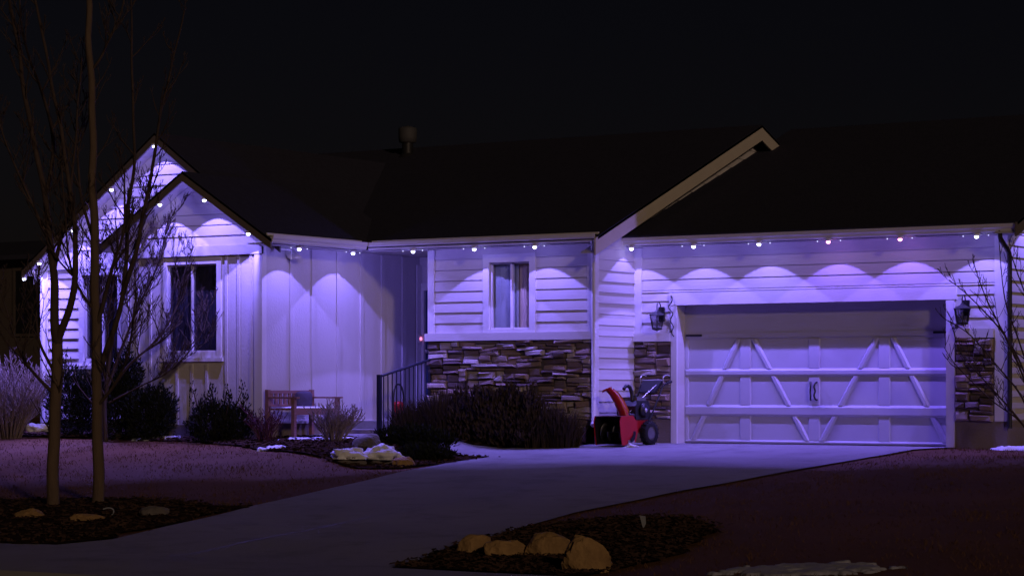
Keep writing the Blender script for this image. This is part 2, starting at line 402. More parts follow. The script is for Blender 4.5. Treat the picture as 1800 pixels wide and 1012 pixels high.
def drape(wn, pl, a0, a1, z0, z1, d, m, amp=.018, wl=.075):
    mb = MB(); n = 28; vs = []
    for i in range(n + 1):
        a = a0 + (a1 - a0) * i / n; dd = d + amp * math.sin(a / wl * 2 * math.pi)
        vs += [fpt(pl, a, z0, dd), fpt(pl, a, z1, dd * .98)]
    mb.add(vs, [(2 * i, 2 * i + 2, 2 * i + 3, 2 * i + 1) for i in range(n)], True); mb.build('curtain', M[m], wn)

FG, FM, FB, FK, FD = ('F', 0), ('F', -1.2), ('F', -3.67), ('F', -3.07), ('F', .5)
RG, RW, RE = ('R', -.77), ('R', -5.18), ('R', 5.28)
EZ = 3.03
# --- garage front
wg = wall(FG, -.769, 5.279, 0, EZ, (0, 4.4, 0, 2.13), .24, label='garage front wall of lap siding above stone piers')
planks(wg, FG, [(-.62, -.1, 1.71, 2.34), (-.62, 5.13, 2.34, EZ), (4.53, 5.13, 1.71, 2.34)], 1.71, EZ)
board('corner_trim', FG, -.768, -.62, 1.712, EZ - .01); board('corner_trim', FG, 5.13, 5.325, .40, EZ - .01)
board('skirt_trim', FG, -.768, -.103, 1.58, 1.71, .003, .085); board('skirt_trim', FG, 4.533, 5.128, 1.58, 1.71, .003, .085)
board('door_casing', FG, -.1, 0, .02, 2.13, .003, .05); board('door_casing', FG, 4.4, 4.53, .02, 2.13, .003, .05)
board('door_casing', FG, -.125, 4.555, 2.131, 2.32, .003, .055)
for a0, a1, sd_ in ((-.765, -.103, 1), (4.533, 5.128, 2)):
    mb = MB(); pbox(mb, FG, a0, a1, .40, 1.578, .002, .02); v = mb.build('stone_veneer', M['mortar'], house)
    stones(v, FG, a0 + .01, a1 - .01, .40, 1.57, sd_)
    mb = MB(); pbox(mb, FG, a0, a1 + (.19 if a0 > 0 else 0), -.05, .395, .002, .03); mb.build('foundation', M['foundation'], house)
# --- right gable of the main roof, with the step back to the garage
MR = lambda v: 3.12 + .40 * (v + 1.6)                                     # main roof top
RID_V, RID_Z = 3.72, 3.12 + .40 * 5.32
wr = wall(RG, 0, 0, 0, 0, label='return wall of lap siding under the tall gable',
          poly=[(-1.2, .05), (9.2, .05), (9.2, 2.9), (RID_V, RID_Z - .22), (-1.2, EZ)])
planks(wr, RG, [(-1.13, -.004, .34, EZ)], .34, EZ)
planks(wr, RG, [(-1.195, 5, EZ, RID_Z)], EZ, RID_Z - .3, lim=lambda z: (max(-1.19, (z - 3.12) / .40 - 1.6 + .85), RID_V + (RID_Z - z) / .4 - .6))
board('corner_trim', RG, -1.238, -1.13, .33, EZ - .01); board('corner_trim', FM, -.87, -.77, 1.60, EZ - .01, .003, .042)
board('skirt_trim', RG, -1.13, -.1, .29, .345, .003, .045)
mb = MB(); pbox(mb, RG, -1.2, 0, -.05, .30, .001, .012); mb.build('foundation', M['foundation'], house)
# --- middle front
wm = wall(FM, -3.8, -.772, .05, EZ, (-2.65, -1.91, 1.77, 2.80), label='front wall of lap siding above ledge stone')
planks(wm, FM, [(-3.68, -2.76, 1.72, EZ), (-2.76, -1.80, 2.92, EZ), (-1.80, -.87, 1.72, EZ)], 1.72, EZ)
board('corner_trim', FM, -3.80, -3.68, 1.72, EZ - .01, .003, .045)
board('skirt_trim', FM, -3.83, -.765, 1.60, 1.718, .003, .09)
mb = MB(); pbox(mb, FM, -3.80, -.775, .30, 1.598, .002, .02); v = mb.build('stone_veneer', M['mortar'], house)
stones(v, FM, -3.80, -.79, .30, 1.59, 3)
wn = window(FM, -2.65, -1.91, 1.77, 2.80, .11, .5, sill=False)
drape(wn, FM, -2.635, -2.27, 1.78, 2.79, -.10, 'curtain_b', .004, .16); drape(wn, FM, -2.285, -2.20, 1.78, 2.79, -.115, 'curtain_b', .008)
drape(wn, FM, -2.26, -1.93, 1.78, 2.79, -.135, 'curtain', .010, .11)
# --- entry recess
mb = MB(); mb.box(-3.8, -3.65, -1.05, .5, .05, EZ); o = mb.build('wall', M['siding'], house); o['label'] = 'side wall inside the entry porch'
wd = wall(FD, -5.18, -3.65, .05, EZ, (-5.08, -4.16, .37, 2.48), label='entry wall inside the porch')
mb = MB(); pbox(mb, FD, -5.08, -4.16, .37, 2.48, -.10, -.03); ed = mb.build('front_door', M['entry'], house)
for z0, z1 in ((.5, 1.15), (1.3, 2.3)):
    for a0 in (-5.0, -4.56):
        mb = MB(); pbox(mb, FD, a0, a0 + .34, z0, z1, -.028, -.012); mb.build('panel', M['entry'], ed)
mb = MB(); mb.lathe([(0, -.09), (.028, -.085), (.034, -.06), (.02, -.04), (.012, -.03), (.03, -.028), (.03, .02)], 14, axis='y', off=(-5.02, .52, 1.47)); mb.build('knob', M['steel'], ed)
board('door_casing', FD, -5.178, -5.08, .37, 2.48, .003, .03); board('door_casing', FD, -5.178, -4.05, 2.481, 2.60, .003, .03)
mb = MB(); mb.box(-5.17, -3.66, -1.55, .49, -.1, .345); pf = mb.build('porch_floor', M['concrete'], house)
mb = MB(); mb.box(-5.1, -3.84, -1.95, -1.552, -.1, .215); mb.build('step', M['concrete'], house)
mb = MB(); mb.box(-5.1, -3.84, -2.32, -1.953, -.2, .09); mb.build('step', M['concrete'], house)
mb = MB(); mb.box(-5.18, -3.65, -1.2, .5, 3.031, 3.06); mb.build('soffit', M['soffit'], house)
# --- wing side wall, board and batten
ws = wall(RW, -3.669, 5, .05, EZ, m='panel', label='board and batten side wall beside the entry')
for v_ in (-2.97, -2.40, -1.76, -1.13, -.56, .02):
    wid = .05 if v_ < -2.5 else .085
    mb = MB(); pbox(mb, RW, v_ - wid / 2, v_ + wid / 2, .36, EZ - .012, .002, .022); mb.build('batten', M['panel'], ws)
board('corner_trim', RW, -3.712, -3.60, .33, EZ - .01, .003, .04); board('skirt_trim', RW, -3.60, .49, .32, .36, .003, .035)
mb = MB(); pbox(mb, RW, -3.66, -1.6, -.1, .318, .001, .012); mb.build('foundation', M['foundation'], house)
board('casing', RW, .36, .49, .36, 2.9, .024, .05)
# --- wing front: projecting bay and the wall behind it
SA, SZ, SSL = -6.45, 4.19, .63                                            # small gable apex (roof top), slope
BA, BZ, BSL = -7.58, 4.90, .72                                            # large gable
st = lambda u: SZ - SSL * abs(u - SA)
bt = lambda u: BZ - BSL * abs(u - BA)
wf = wall(FB, -7.92, -5.181, .03, 3.0, (-7.05, -6.05, 1.42, 2.78), .16, 'panel', 'front bay wall of board and batten under the small gable',
          poly=[(-7.92, 3.0), (-5.181, 3.0), (-5.181, st(-5.181) - .14), (SA, SZ - .14), (-7.92, st(-7.92) - .14)])
for a in (-7.66, -7.40, -5.86, -5.62, -5.38):
    mb = MB(); pbox(mb, FB, a - .025, a + .025, .30, 2.90, .002, .02); mb.build('batten', M['panel'], wf)
for a in (-6.85, -6.55, -6.25):
    mb = MB(); pbox(mb, FB, a - .025, a + .025, .30, 1.24, .002, .02); mb.build('batten', M['panel'], wf)
board('corner_trim', FB, -5.29, -5.142, .28, 2.90, .003, .04); board('corner_trim', FB, -7.95, -7.83, .28, 2.90, .003, .04)
board('band_trim', FB, -7.95, -5.14, 2.903, 3.05, .003, .05)
planks(wf, FB, [(-7.9, -5.15, 3.05, 4.1)], 3.05, 4.0, lim=lambda z: (SA - (SZ - .17 - z) / SSL, SA + (SZ - .17 - z) / SSL))
wn = window(FB, -7.05, -6.05, 1.42, 2.78, .09, .47, glassm='glass_dark', sill_d=.042, cd=.020); drape(wn, FB, -7.03, -6.57, 1.44, 2.76, -.11, 'sheen_blind', .004, .1); drape(wn, FB, -6.60, -6.07, 1.44, 2.76, -.125, 'sheen_blind', .004, .1)
wb = wall(FK, -10.26, -5.4, .03, 2.85, (-9.35, -8.60, 1.32, 2.70), .16, 'siding', 'front wall of lap siding under the tall gable',
          poly=[(-10.26, 2.85), (-5.0, 2.85), (-5.0, bt(-5.0) - .16), (BA, BZ - .16), (-10.26, bt(-10.26) - .16)])
planks(wb, FK, [(-10.14, -9.45, .36, 2.80), (-8.5, -7.93, .36, 2.80), (-9.45, -8.5, .36, 1.16), (-9.45, -8.5, 2.80, 2.81)], .36, 2.80)
planks(wb, FK, [(-10.2, -5.2, 2.95, 4.8)], 2.95, 4.66, lim=lambda z: (BA - (BZ - .19 - z) / BSL, BA + (BZ - .19 - z) / BSL))
board('corner_trim', FK, -10.30, -10.14, .30, 2.80, .003, .04); board('band_trim', FK, -10.26, -7.93, 2.803, 2.95, .003, .05)
wn = window(FK, -9.35, -8.60, 1.32, 2.70, .09, .5, glassm='glass_dark'); drape(wn, FK, -9.33, -8.62, 1.34, 2.68, -.12, 'sheen_blind', .004, .1)
for pl, a0, a1 in ((FB, -7.92, -5.19), (FK, -10.26, -7.93)):
    mb = MB(); pbox(mb, pl, a0, a1, -.2, .295, .001, .014); mb.build('foundation', M['foundation'], house)
mb = MB(); mb.box(-10.26, -10.11, -2.9, 8, -.1, 2.85); mb.build('wall', M['siding'], house)
mb = MB(); mb.box(-7.92, -7.77, -3.5, -3.07, -.1, 3.0); mb.build('wall', M['panel'], house)
# --- right end of the garage
GR = lambda v: 3.19 + .37 * (v + .4)
we = wall(RE, 0, 0, 0, 0, label='right end wall of the garage in lap siding', poly=[(-.001, -.05), (9, -.05), (9, GR(0) - .1), (4.6, GR(4.6) - .15), (-.001, GR(0) - .15)])
planks(we, RE, [(.06, 3.5, .42, 4.3)], .42, 4.3, lim=lambda z: (max(.06, (z - 3.0) / .39 + .1), 3.5))
mb = MB(); pbox(mb, RE, .03, 4, -.05, .40, .001, .02); mb.build('foundation', M['foundation'], house)

# --- roofs
def slab(quad, th, m='roof', name='roof'):
    mb = MB(); mb.prism(quad, (0, 0, -th)); return mb.build(name, M[m], house)
y0 = -1.60
slab([(-10, y0, MR(y0)), (-.47, y0, MR(y0)), (-.47, RID_V, RID_Z), (-10, RID_V, RID_Z)], .05)
slab([(-10, RID_V, RID_Z - .001), (-.47, RID_V, RID_Z - .001), (-.47, 9.2, RID_Z - .4 * 5.48), (-10, 9.2, RID_Z - .4 * 5.48)], .05)
slab([(-.768, -.42, GR(-.42)), (5.62, -.42, GR(-.42)), (5.62, 5.4, GR(5.4)), (-.768, 5.4, GR(5.4))], .05)
slab([(-.768, 5.4, GR(5.4) - .001), (5.62, 5.4, GR(5.4) - .001), (5.62, 11, GR(5.4) - .37 * 5.6), (-.768, 11, GR(5.4) - .37 * 5.6)], .05)
for s_, e in ((-1, -8.16), (1, -4.72)):
    slab([(SA, -4.03, SZ), (e, -4.03, st(e)), (e, -.3, st(e)), (SA, -.3, SZ)][::s_], .04)
for s_, e in ((-1, -10.46), (1, -5.06)):
    slab([(BA, -3.38, BZ), (e, -3.38, bt(e)), (e, 6, bt(e)), (BA, 6, BZ)][::s_], .04)
# barge boards and soffits on the gables
def barge(p0, p1, h, ext, m):
    mb = MB(); a, b = Vector(p0), Vector(p1); d = Vector((0, 0, -h))
    mb.prism([a, b, b + d, a + d], ext); return mb.build('barge_board', M[m], house)
zz = Vector((0, 0, -.012))
barge((-.47, -1.66, MR(-1.66) - .01), (-.47, RID_V, RID_Z - .01), .25, (-.03, 0, 0), 'barge')
barge((-.47, RID_V + .001, RID_Z - .01), (-.47, 9.2, RID_Z - .4 * 5.48 - .01), .25, (-.03, 0, 0), 'barge')
mb = MB(); mb.prism([(-.50, -1.6, MR(-1.6) - .25), (-.768, -1.6, MR(-1.6) - .25), (-.768, RID_V, RID_Z - .25), (-.50, RID_V, RID_Z - .25)], (0, 0, .02)); mb.build('soffit', M['soffit'], house)
mb = MB(); mb.prism([(-.765, -1.1, MR(-1.1) - .255), (-.765, RID_V, RID_Z - .255), (-.765, RID_V, RID_Z - .36), (-.765, -1.1, MR(-1.1) - .36)], (.03, 0, 0)); mb.build('frieze_board', M['barge'], house)
barge((5.62, -.45, GR(-.45) - .01), (5.62, 5.4, GR(5.4) - .01), .19, (-.03, 0, 0), 'fascia_dark')
mb = MB(); mb.prism([(5.59, -.42, GR(-.42) - .16), (5.283, -.42, GR(-.42) - .16), (5.283, 5.4, GR(5.4) - .16), (5.59, 5.4, GR(5.4) - .16)], (0, 0, .02)); mb.build('soffit', M['soffit'], house)
for A, Z, sl_, f, y, back, es, h in ((SA, SZ, SSL, st, -4.03, -3.672, (-8.16, -4.72), .145), (BA, BZ, BSL, bt, -3.38, -3.072, (-10.46, -5.06), .145)):
    for e in es:
        barge((A, y, Z - .008), (e, y, f(e) - .008), h, (0, .03, 0), 'fascia_dark')
        mb = MB(); e2 = min(e, -4.86); mb.prism([(A, y + .03, Z - .115), (e2, y + .03, f(e2) - .115), (e2, back, f(e2) - .115), (A, back, Z - .115)], (0, 0, .02)); mb.build('soffit', M['trim'], house)
        p0, p1 = Vector((A, back - .001, Z - .12)), Vector((min(e, -5.0), back - .001, f(min(e, -5.0)) - .12))
        d = Vector((0, 0, -.13)); mb = MB(); mb.prism([p0, p1, p1 + d, p0 + d], (0, -.028, 0)); mb.build('frieze_board', M['trim'], house)
# eave soffits, fascias and gutters
def soff(x0, x1, y0, y1):
    mb = MB(); mb.box(x0, x1, y0, y1, EZ, EZ + .02); mb.build('soffit', M['soffit'], house)
soff(-4.80, -.50, -1.50, -1.203); soff(-.767, 5.58, -.30, -.003); soff(-5.179, -4.80, -4.0, -1.3)
GP = [(0, .01), (.075, .01), (.095, .03), (.098, .055), (.118, .08), (.122, .128), (.108, .128), (.104, .10), (.012, .09), (0, .128)]
def gutter(kind, c, a0, a1):
    mb = MB(); pts = []
    for d, z in GP: pts.append((a0, c - d, EZ + z) if kind == 'F' else (c + d, a0, EZ + z))
    mb.prism(pts, (a1 - a0, 0, 0) if kind == 'F' else (0, a1 - a0, 0)); mb.build('gutter', M['trim'], house)
    mb = MB(); mb.box(*((a0, a1, c, c + .025, EZ - .01, EZ + .16) if kind == 'F' else (c - .025, c, a0, a1, EZ - .01, EZ + .16))); mb.build('fascia', M['trim'], house)
gutter('F', -1.50, -4.70, -.52); gutter('F', -.30, -.76, 5.60); gutter('R', -4.80, -4.0, -1.63)
def spout(pts, m):
    mb = MB(); mb.tube(pts, .036, 8); mb.build('downspout', M[m], house)
spout(catmull([(-.58, -1.56, 3.06), (-.58, -1.55, 2.98), (-.62, -1.48, 2.90), (-.70, -1.33, 2.80), (-.73, -1.285, 2.70), (-.73, -1.285, 2.4)], 4) + [(-.73, -1.285, .38), (-.70, -1.36, .31)], 'trim')
spout(catmull([(5.34, -.36, 3.08), (5.34, -.36, 2.98), (5.35, -.30, 2.91), (5.365, -.12, 2.79), (5.365, -.07, 2.70), (5.365, -.065, 2.4)], 4) + [(5.365, -.065, .30)], 'blackp')
spout(catmull([(-10.36, -3.32, 2.84), (-10.33, -3.28, 2.78), (-10.26, -3.18, 2.70), (-10.22, -3.135, 2.6), (-10.22, -3.13, 2.4)], 4) + [(-10.22, -3.13, .3)], 'trim')
# --- garage door
gdp = ('F', .22)
mb = MB(); pbox(mb, gdp, -.03, 4.43, .012, 2.16, -.05, -.006); gd = mb.build('garage_door', M['door'], house)
gd['label'] = 'white four-section garage door with crossbuck boards'
ss = .533
for i in range(4):
    mb = MB(); pbox(mb, gdp, .0, 4.40, .03 + i * ss, i * ss + ss - .008, -.006, 0); mb.build('panel', M['door'], gd)
cols = [(0.0, .07), (.95, 1.14), (2.10, 2.29), (3.23, 3.42), (4.33, 4.40)]
for a0, a1 in cols:
    for z0, z1 in ((.085, .44), (.61, 1.04), (1.16, 1.596)): cbox('stile', gdp, [(a0, z0), (a1, z0), (a1, z1), (a0, z1)], .001, .018, 'door', gd, .014, False)
for z0, z1 in ((.03, .085), (.44, .61), (1.04, 1.16)): cbox('rail', gdp, [(0, z0), (4.4, z0), (4.4, z1), (0, z1)], .001, .034, 'door', gd, .034)
board('rail', gdp, .02, 4.38, 1.625, 1.70, .001, .012, 'door', gd)
for (a0, b0, a1, b1) in ((.92, 1.596, .16, .10), (1.19, 1.596, 2.07, .10), (3.20, 1.596, 2.33, .10), (3.46, 1.596, 4.27, .10)):
    for z0, z1 in ((1.155, 1.60), (.605, 1.045), (.08, .445)):
        f = lambda z: a0 + (b0 - z) / (b0 - b1) * (a1 - a0)
        wd_ = .050; cbox('brace', gdp, [(f(z0) - wd_, z0), (f(z0) + wd_, z0), (f(z1) + wd_, z1), (f(z1) - wd_, z1)], .001, .031, 'door', gd, .026, False)
for a in (2.155, 2.235):
    s_ = -1 if a < 2.2 else 1
    mb = MB(); mb.tube(catmull([fpt(gdp, a + s_ * .012, .69, .02), fpt(gdp, a, .70, .055), fpt(gdp, a - s_ * .012, .76, .075), fpt(gdp, a, .82, .06), fpt(gdp, a - s_ * .012, .88, .075), fpt(gdp, a, .94, .055), fpt(gdp, a + s_ * .012, .95, .02)], 4), .0135, 8); mb.build('handle', M['black'], gd)
mb = MB(); pbox(mb, gdp, .03, .30, 1.655, 1.685, .012, .03); pbox(mb, gdp, 4.10, 4.37, 1.655, 1.685, .012, .03); mb.build('bracket', M['black'], gd)
mb = MB(); pbox(mb, gdp, 0, 4.4, .004, .03, -.02, .004); mb.build('bottom_seal', M['rubber'], gd)
# --- flue on the ridge
flue = tag(bpy.data.objects.new('flue', None), 'short grey metal flue with a cap on the dark roof ridge', 'flue'); C.objects.link(flue); flue.location = (-7.42, 3.3, 4.7)
mb = MB(); mb.lathe([(.10, 0), (.10, .62)], 18); mb.build('pipe', M['blackp'], flue)
mb = MB(); mb.lathe([(.10, .58), (.155, .60), (.165, .68), (.165, .84), (.15, .86), (.0, .90)], 20); mb.build('cap', M['flue'], flue)
mb = MB(); mb.lathe([(.19, .30), (.12, .38), (.101, .40)], 18); mb.build('collar', M['blackp'], flue)

# ------------------------------------------------------------------ LED lights under the eaves
HM = MB(); HM.lathe([(0, .030), (.040, .030), (.046, .020), (.046, 0), (.036, -.004)], 16)
LM = MB(); LM.lathe([(.024, .0), (.030, -.009), (.030, -.023), (.020, -.036), (0, -.042)], 16)
DM = MB(); DM.lathe([(.0, .008), (.007, .007), (.009, 0), (.007, -.008), (0, -.010)], 10)
HMe = HM.mesh('housing', M['trim']); LMe = LM.mesh('lens', M['bulb']); LMp = LM.mesh('lens', M['bulb_pink']); DMe = DM.mesh('diode', M['diode'])
def lampdata(kind, power, col, size):
    l = bpy.data.lights.new('glow', kind); l.energy = power; l.color = col; l.shadow_soft_size = size
    if kind == 'SPOT': l.spot_size = R(109); l.spot_blend = .07
    if True:
        l.use_nodes = True; n = l.node_tree.nodes; e = n.get('Emission') or n.new('ShaderNodeEmission')
        f = n.new('ShaderNodeLightFalloff'); f.inputs['Strength'].default_value = 1; f.inputs['Smooth'].default_value = LED_SMOOTH if kind == 'SPOT' else 1.3
        l.node_tree.links.new(f.outputs['Quadratic'], e.inputs['Strength'])
    return l
L_SPOT = lampdata('SPOT', LED_W, LED_COL, .012); L_PT = lampdata('POINT', 21.0, LED_COL, .03)
L_SPOTP = lampdata('SPOT', LED_W, (.20, .115, .95), .012); L_PTP = lampdata('POINT', 21.0, (.29, .165, .95), .03)
L_SPOTW = lampdata('SPOT', LED_W * .45, LED_COL, .012); L_SPOTW.spot_size = R(120); L_SPOTW.spot_blend = 1
L_SPOTG = lampdata('SPOT', LED_W * 1.9, LED_COL, .012)
def led(loc, where, pink=False, along=(1, 0, 0), diodes=True, weak=False, strong=False):
    t = thing('eave_light', ('pink' if pink else 'white') + ' eave light ' + where, 'eave light', loc, 0, 'LED lights under the eaves')
    link('housing', HMe, t); link('lens', LMp if pink else LMe, t)
    if diodes:
        for s_ in (-1, 1): link('diode', DMe, t, tuple(along[i] * s_ * (.17 + .03 * random.random()) for i in range(3)))
    for d, n in ((L_SPOTW if weak else L_SPOTG if strong else L_SPOTP if pink else L_SPOT, 'beam'), (L_PTP if pink else L_PT, 'spill')):
        o = bpy.data.objects.new(n, d); C.objects.link(o); o.parent = t; o.location = (0, 0, -.05 if d.type == 'SPOT' else -.075)
for (x, y, z), wh, pk in [((.48, -.385, 3.005), 'second from the left along the garage gutter', 0), ((1.58, -.385, 3.005), 'third from the left along the garage gutter', 0),
                          ((2.71, -.385, 3.005), 'above the middle of the garage door', 1), ((3.84, -.385, 3.005), 'above the right half of the garage door', 1), ((5.0, -.385, 3.005), 'at the right end of the garage gutter', 0)]:
    led((x, y, z), wh, pk)
led((-.60, -.385, 3.005), 'in the corner beside the tall gable, left end of the garage gutter', diodes=False)
led((-3.84, -1.585, 3.005), 'under the gutter in front of the entry', weak=True); led((-2.69, -1.585, 3.005), 'above the left side of the small front window'); led((-1.59, -1.585, 3.005), 'above the right side of the small front window')
led((-4.80, -3.23, 2.995), 'above the bench on the batten side wall', along=(0, 1, 0)); led((-4.80, -1.86, 2.995), 'in the inner corner of the gutters by the entry', along=(0, 1, 0))
for u, wh in ((-6.92, 'on the left slope of the small gable'), (-6.03, 'near the peak on the right slope of the small gable'), (-5.17, 'low on the right slope of the small gable')):
    led((u, -4.0, st(u) - .185), wh, diodes=False, strong=True)
for u, wh in ((-7.60, 'at the peak of the tall left gable'), (-8.50, 'high on the left slope of the tall gable'), (-9.37, 'halfway down the left slope of the tall gable'), (-10.08, 'second from the bottom on the left gable slope'), (-10.42, 'at the far left bottom corner of the eaves')):
    led((u, -3.36, bt(u) - .185), wh, diodes=False, strong=True)
led((5.60, .75, GR(.75) - .24), 'on the rake at the right end of the garage', diodes=False, along=(0, 1, 0))

# ------------------------------------------------------------------ wall lanterns, door bell
def lantern(x, z, label):
    t = thing('wall_lantern', label, 'lantern', (x, 0, z), 0, 'coach lanterns beside the garage door'); t.scale = (.95, .95, .80)
    mb = MB(); mb.box(-.055, .055, -.045, -.004, -.02, .26); mb.build('back_plate', M['black'], t)
    mb = MB(); mb.tube(catmull([(0, -.045, .10), (0, -.06, .24), (0, -.10, .33), (0, -.16, .335), (0, -.185, .27), (0, -.185, .20)], 5), .010, 7); mb.build('arm', M['black'], t)
    mb = MB(); mb.lathe([(.0, .215), (.02, .20), (.045, .165), (.135, .115), (.145, .10), (.13, .095)], 6, False, off=(0, -.185, 0)); mb.build('cap', M['black'], t)
    mb = MB()
    for k in range(6):
        a = math.pi / 3 * k; c, s = math.cos(a), math.sin(a)
        mb.tube([(.125 * c, -.185 + .125 * s, .10), (.085 * c, -.185 + .085 * s, -.15)], .009, 4)
    mb.lathe([(.095, -.17), (.095, -.145), (.08, -.145)], 6, False, off=(0, -.185, 0)); mb.lathe([(0, -.205), (.05, -.19), (.095, -.17)], 6, False, off=(0, -.185, 0)); mb.build('cage', M['black'], t)
    mb = MB(); mb.lathe([(.115, .095), (.078, -.145)], 6, False, off=(0, -.185, 0)); mb.build('glass', M['glass_dark'], t)
    mb = MB(); mb.tube([(0, -.185, -.14), (0, -.185, .0)], .014, 8); mb.tube([(0, -.185, .0), (0, -.185, .05)], [.012, .004], 8); mb.build('candle', M['pale'], t)
lantern(-.27, 1.90, 'black coach lantern with hooked arm on the left of the garage door'); lantern(4.70, 1.91, 'black coach lantern on the right of the garage door, behind bare twigs')
mb = MB(); mb.tube(catmull([(0, 0, .30), (.03, -.01, .22), (-.03, -.02, .12), (.04, -.01, .02), (.0, -.02, -.08), (.05, -.01, -.18), (.02, -.02, -.26), (.06, -.01, -.33)], 4), .009, 5)
o = mb.build('wire_garland', M['black'], None, (-.09, -.066, 1.98)); tag(o, 'thin dark wire garland hanging on the left garage door casing', 'garland')
t = thing('doorbell', 'small glowing pink doorbell beside the dark blue front door', 'doorbell', (-5.13, .42, 1.68))
mb = MB(); mb.box(0, .025, -.04, .04, -.07, .07); mb.build('plate', M['trim'], t)
mb = MB(); mb.lathe([(.030, 0), (.028, .012), (0, .018)], 14, axis='x', off=(.025, 0, .0)); mb.build('button', M['bell'], t)

# ------------------------------------------------------------------ porch railing
t = thing('porch_railing', 'dark metal handrail with thin balusters climbing the porch steps', 'railing', (-3.75, -1.25, .345))
ry = lambda y: 1.31 + (y + 1.25) * .20 - .345                    # rail height above the origin
def rl(y, z): return (0, y + 1.25, z)
mb = MB(); mb.box(-.03, .03, -1.38, -1.32, -.42, ry(-2.6) + .03); mb.build('post', M['rail'], t)
mb = MB(); mb.box(-.025, .025, -.03, .02, -.0, ry(-1.25) + .01); mb.build('post', M['rail'], t)
mb = MB(); mb.tube([rl(-2.6, ry(-2.6)), rl(-1.25, ry(-1.25))], .021, 6); mb.build('top_rail', M['rail'], t)
mb = MB(); mb.tube([rl(-2.6, ry(-2.6) - .86), rl(-1.25, ry(-1.25) - .86)], .014, 6); mb.build('bottom_rail', M['rail'], t)
bm_ = None
for k in range(11):
    y = -2.6 + (k + 1) * 1.35 / 12
    mb = MB(); mb.tube([(0, 0, -.86), (0, 0, 0)], .010, 6)
    if bm_ is None: bm_ = mb.mesh('baluster', M['rail'])
    link('baluster', bm_, t, rl(y, ry(y)))
# red lantern on the porch
t = thing('red_lantern', 'small red lantern with an arched handle standing on the porch', 'lantern', (-4.72, -.75, .346))
mb = MB(); mb.lathe([(.0, 0), (.10, 0), (.10, .03), (.075, .05), (.08, .22), (.095, .24), (.06, .30), (0, .31)], 16); mb.build('body', M['red'], t)
mb = MB(); mb.tube(catmull([(0, -.12, .02), (0, -.14, .35), (0, -.10, .52), (0, 0, .58), (0, .10, .52), (0, .14, .35), (0, .12, .02)], 5), .016, 7); mb.build('handle', M['black'], t)

# ------------------------------------------------------------------ bench and side table
gb = gz(-4.7, -3.0)
b = thing('garden_bench', 'reddish wooden two-seat bench with arm rests against the batten wall', 'bench', (-4.80, -3.14, gb + .02))
H = .82 - gb
for i, y in enumerate((-.54, .54)):
    mb = MB(); mb.box(-.28, -.22, y - .03, y + .03, 0, H); mb.build('leg', M['wood'], b)
    mb = MB(); mb.box(.22, .28, y - .03, y + .03, 0, .58); mb.build('leg', M['wood'], b)
    mb = MB(); mb.box(-.22, .33, y - .04, y + .04, .575, .60); mb.build('armrest', M['wood'], b)
mb = MB(); mb.box(-.28, -.235, -.51, .51, H - .055, H - .01); mb.build('back_rail', M['wood'], b)
mb = MB(); mb.box(-.28, -.235, -.51, .51, .45, .49); mb.build('back_rail', M['wood'], b)
sm_ = MB(); sm_.box(-.268, -.248, -.030, .030, .49, H - .055); sme = sm_.mesh('slat', M['wood'])
for k in range(9): link('slat', sme, b, (0, -.44 + k * .11, 0))
sm_ = MB(); sm_.box(-.04, .04, -.51, .51, 0, .025); sme = sm_.mesh('seat_slat', M['wood'])
for k in range(5): link('seat_slat', sme, b, (-.19 + k * .10, 0, .40))
mb = MB(); mb.box(.225, .275, -.51, .51, .33, .40); mb.build('apron', M['wood'], b)
cu = MB(); rr = random.Random(3); vs = []; n = 12
for j in range(7):
    for i in range(n):
        a = 2 * math.pi * i / n; e = math.sin(math.pi * j / 6) ** .5
        vs.append((-.13 + .07 * math.cos(math.pi * j / 6), .19 * e * (abs(math.cos(a)) ** .5) * (1 if math.cos(a) > 0 else -1), .56 + .13 * e * (abs(math.sin(a)) ** .5) * (1 if math.sin(a) > 0 else -1)))
cu.add(vs, [(j * n + i, j * n + (i + 1) % n, (j + 1) * n + (i + 1) % n, (j + 1) * n + i) for j in range(6) for i in range(n)], True)
co = cu.build('cushion', M['cushion']); co.location = (-4.80, -2.95, gb + .02); tag(co, 'dull purple cushion leaning on the bench back', 'cushion')


# ------------------------------------------------------------------ snow blower
sb = thing('snow_blower', 'red walk-behind snow blower with black engine parked beside the garage door', 'snow blower', (-.22, -1.36, gz(-.2, -1.36) + .022), R(-97))
sb.scale = (.93, .93, .95)
W2 = .255
side = [(.30, 0, .01), (.34, 0, .20), (.36, 0, .38), (.33, 0, .46), (.02, 0, .47), (-.08, 0, .36), (-.10, 0, .20), (-.04, 0, .05), (.04, 0, .02)]
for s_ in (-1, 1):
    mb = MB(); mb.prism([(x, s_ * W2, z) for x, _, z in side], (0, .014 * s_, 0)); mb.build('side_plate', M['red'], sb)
    mb = MB(); mb.prism([(x * .97 + .004, s_ * (W2 - .008), z * .97 + .006) for x, _, z in side], (0, .004 * s_, 0)); mb.build('shade_liner', M['black'], sb)  # added dark plates: painted shade on the inner faces of the red sides
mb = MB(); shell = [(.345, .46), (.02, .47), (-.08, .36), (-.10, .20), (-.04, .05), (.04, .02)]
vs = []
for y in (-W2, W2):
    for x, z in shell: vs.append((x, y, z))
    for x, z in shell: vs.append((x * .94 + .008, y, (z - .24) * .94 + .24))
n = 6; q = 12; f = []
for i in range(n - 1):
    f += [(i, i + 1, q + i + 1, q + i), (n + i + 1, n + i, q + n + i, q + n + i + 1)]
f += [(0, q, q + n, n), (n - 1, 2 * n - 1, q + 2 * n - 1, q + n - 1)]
mb.add(vs, f); mb.build('auger_housing', M['red_shaded'], sb)
mb = MB(); mb.tube([(.12, -W2, .22), (.12, W2, .22)], .018, 8)
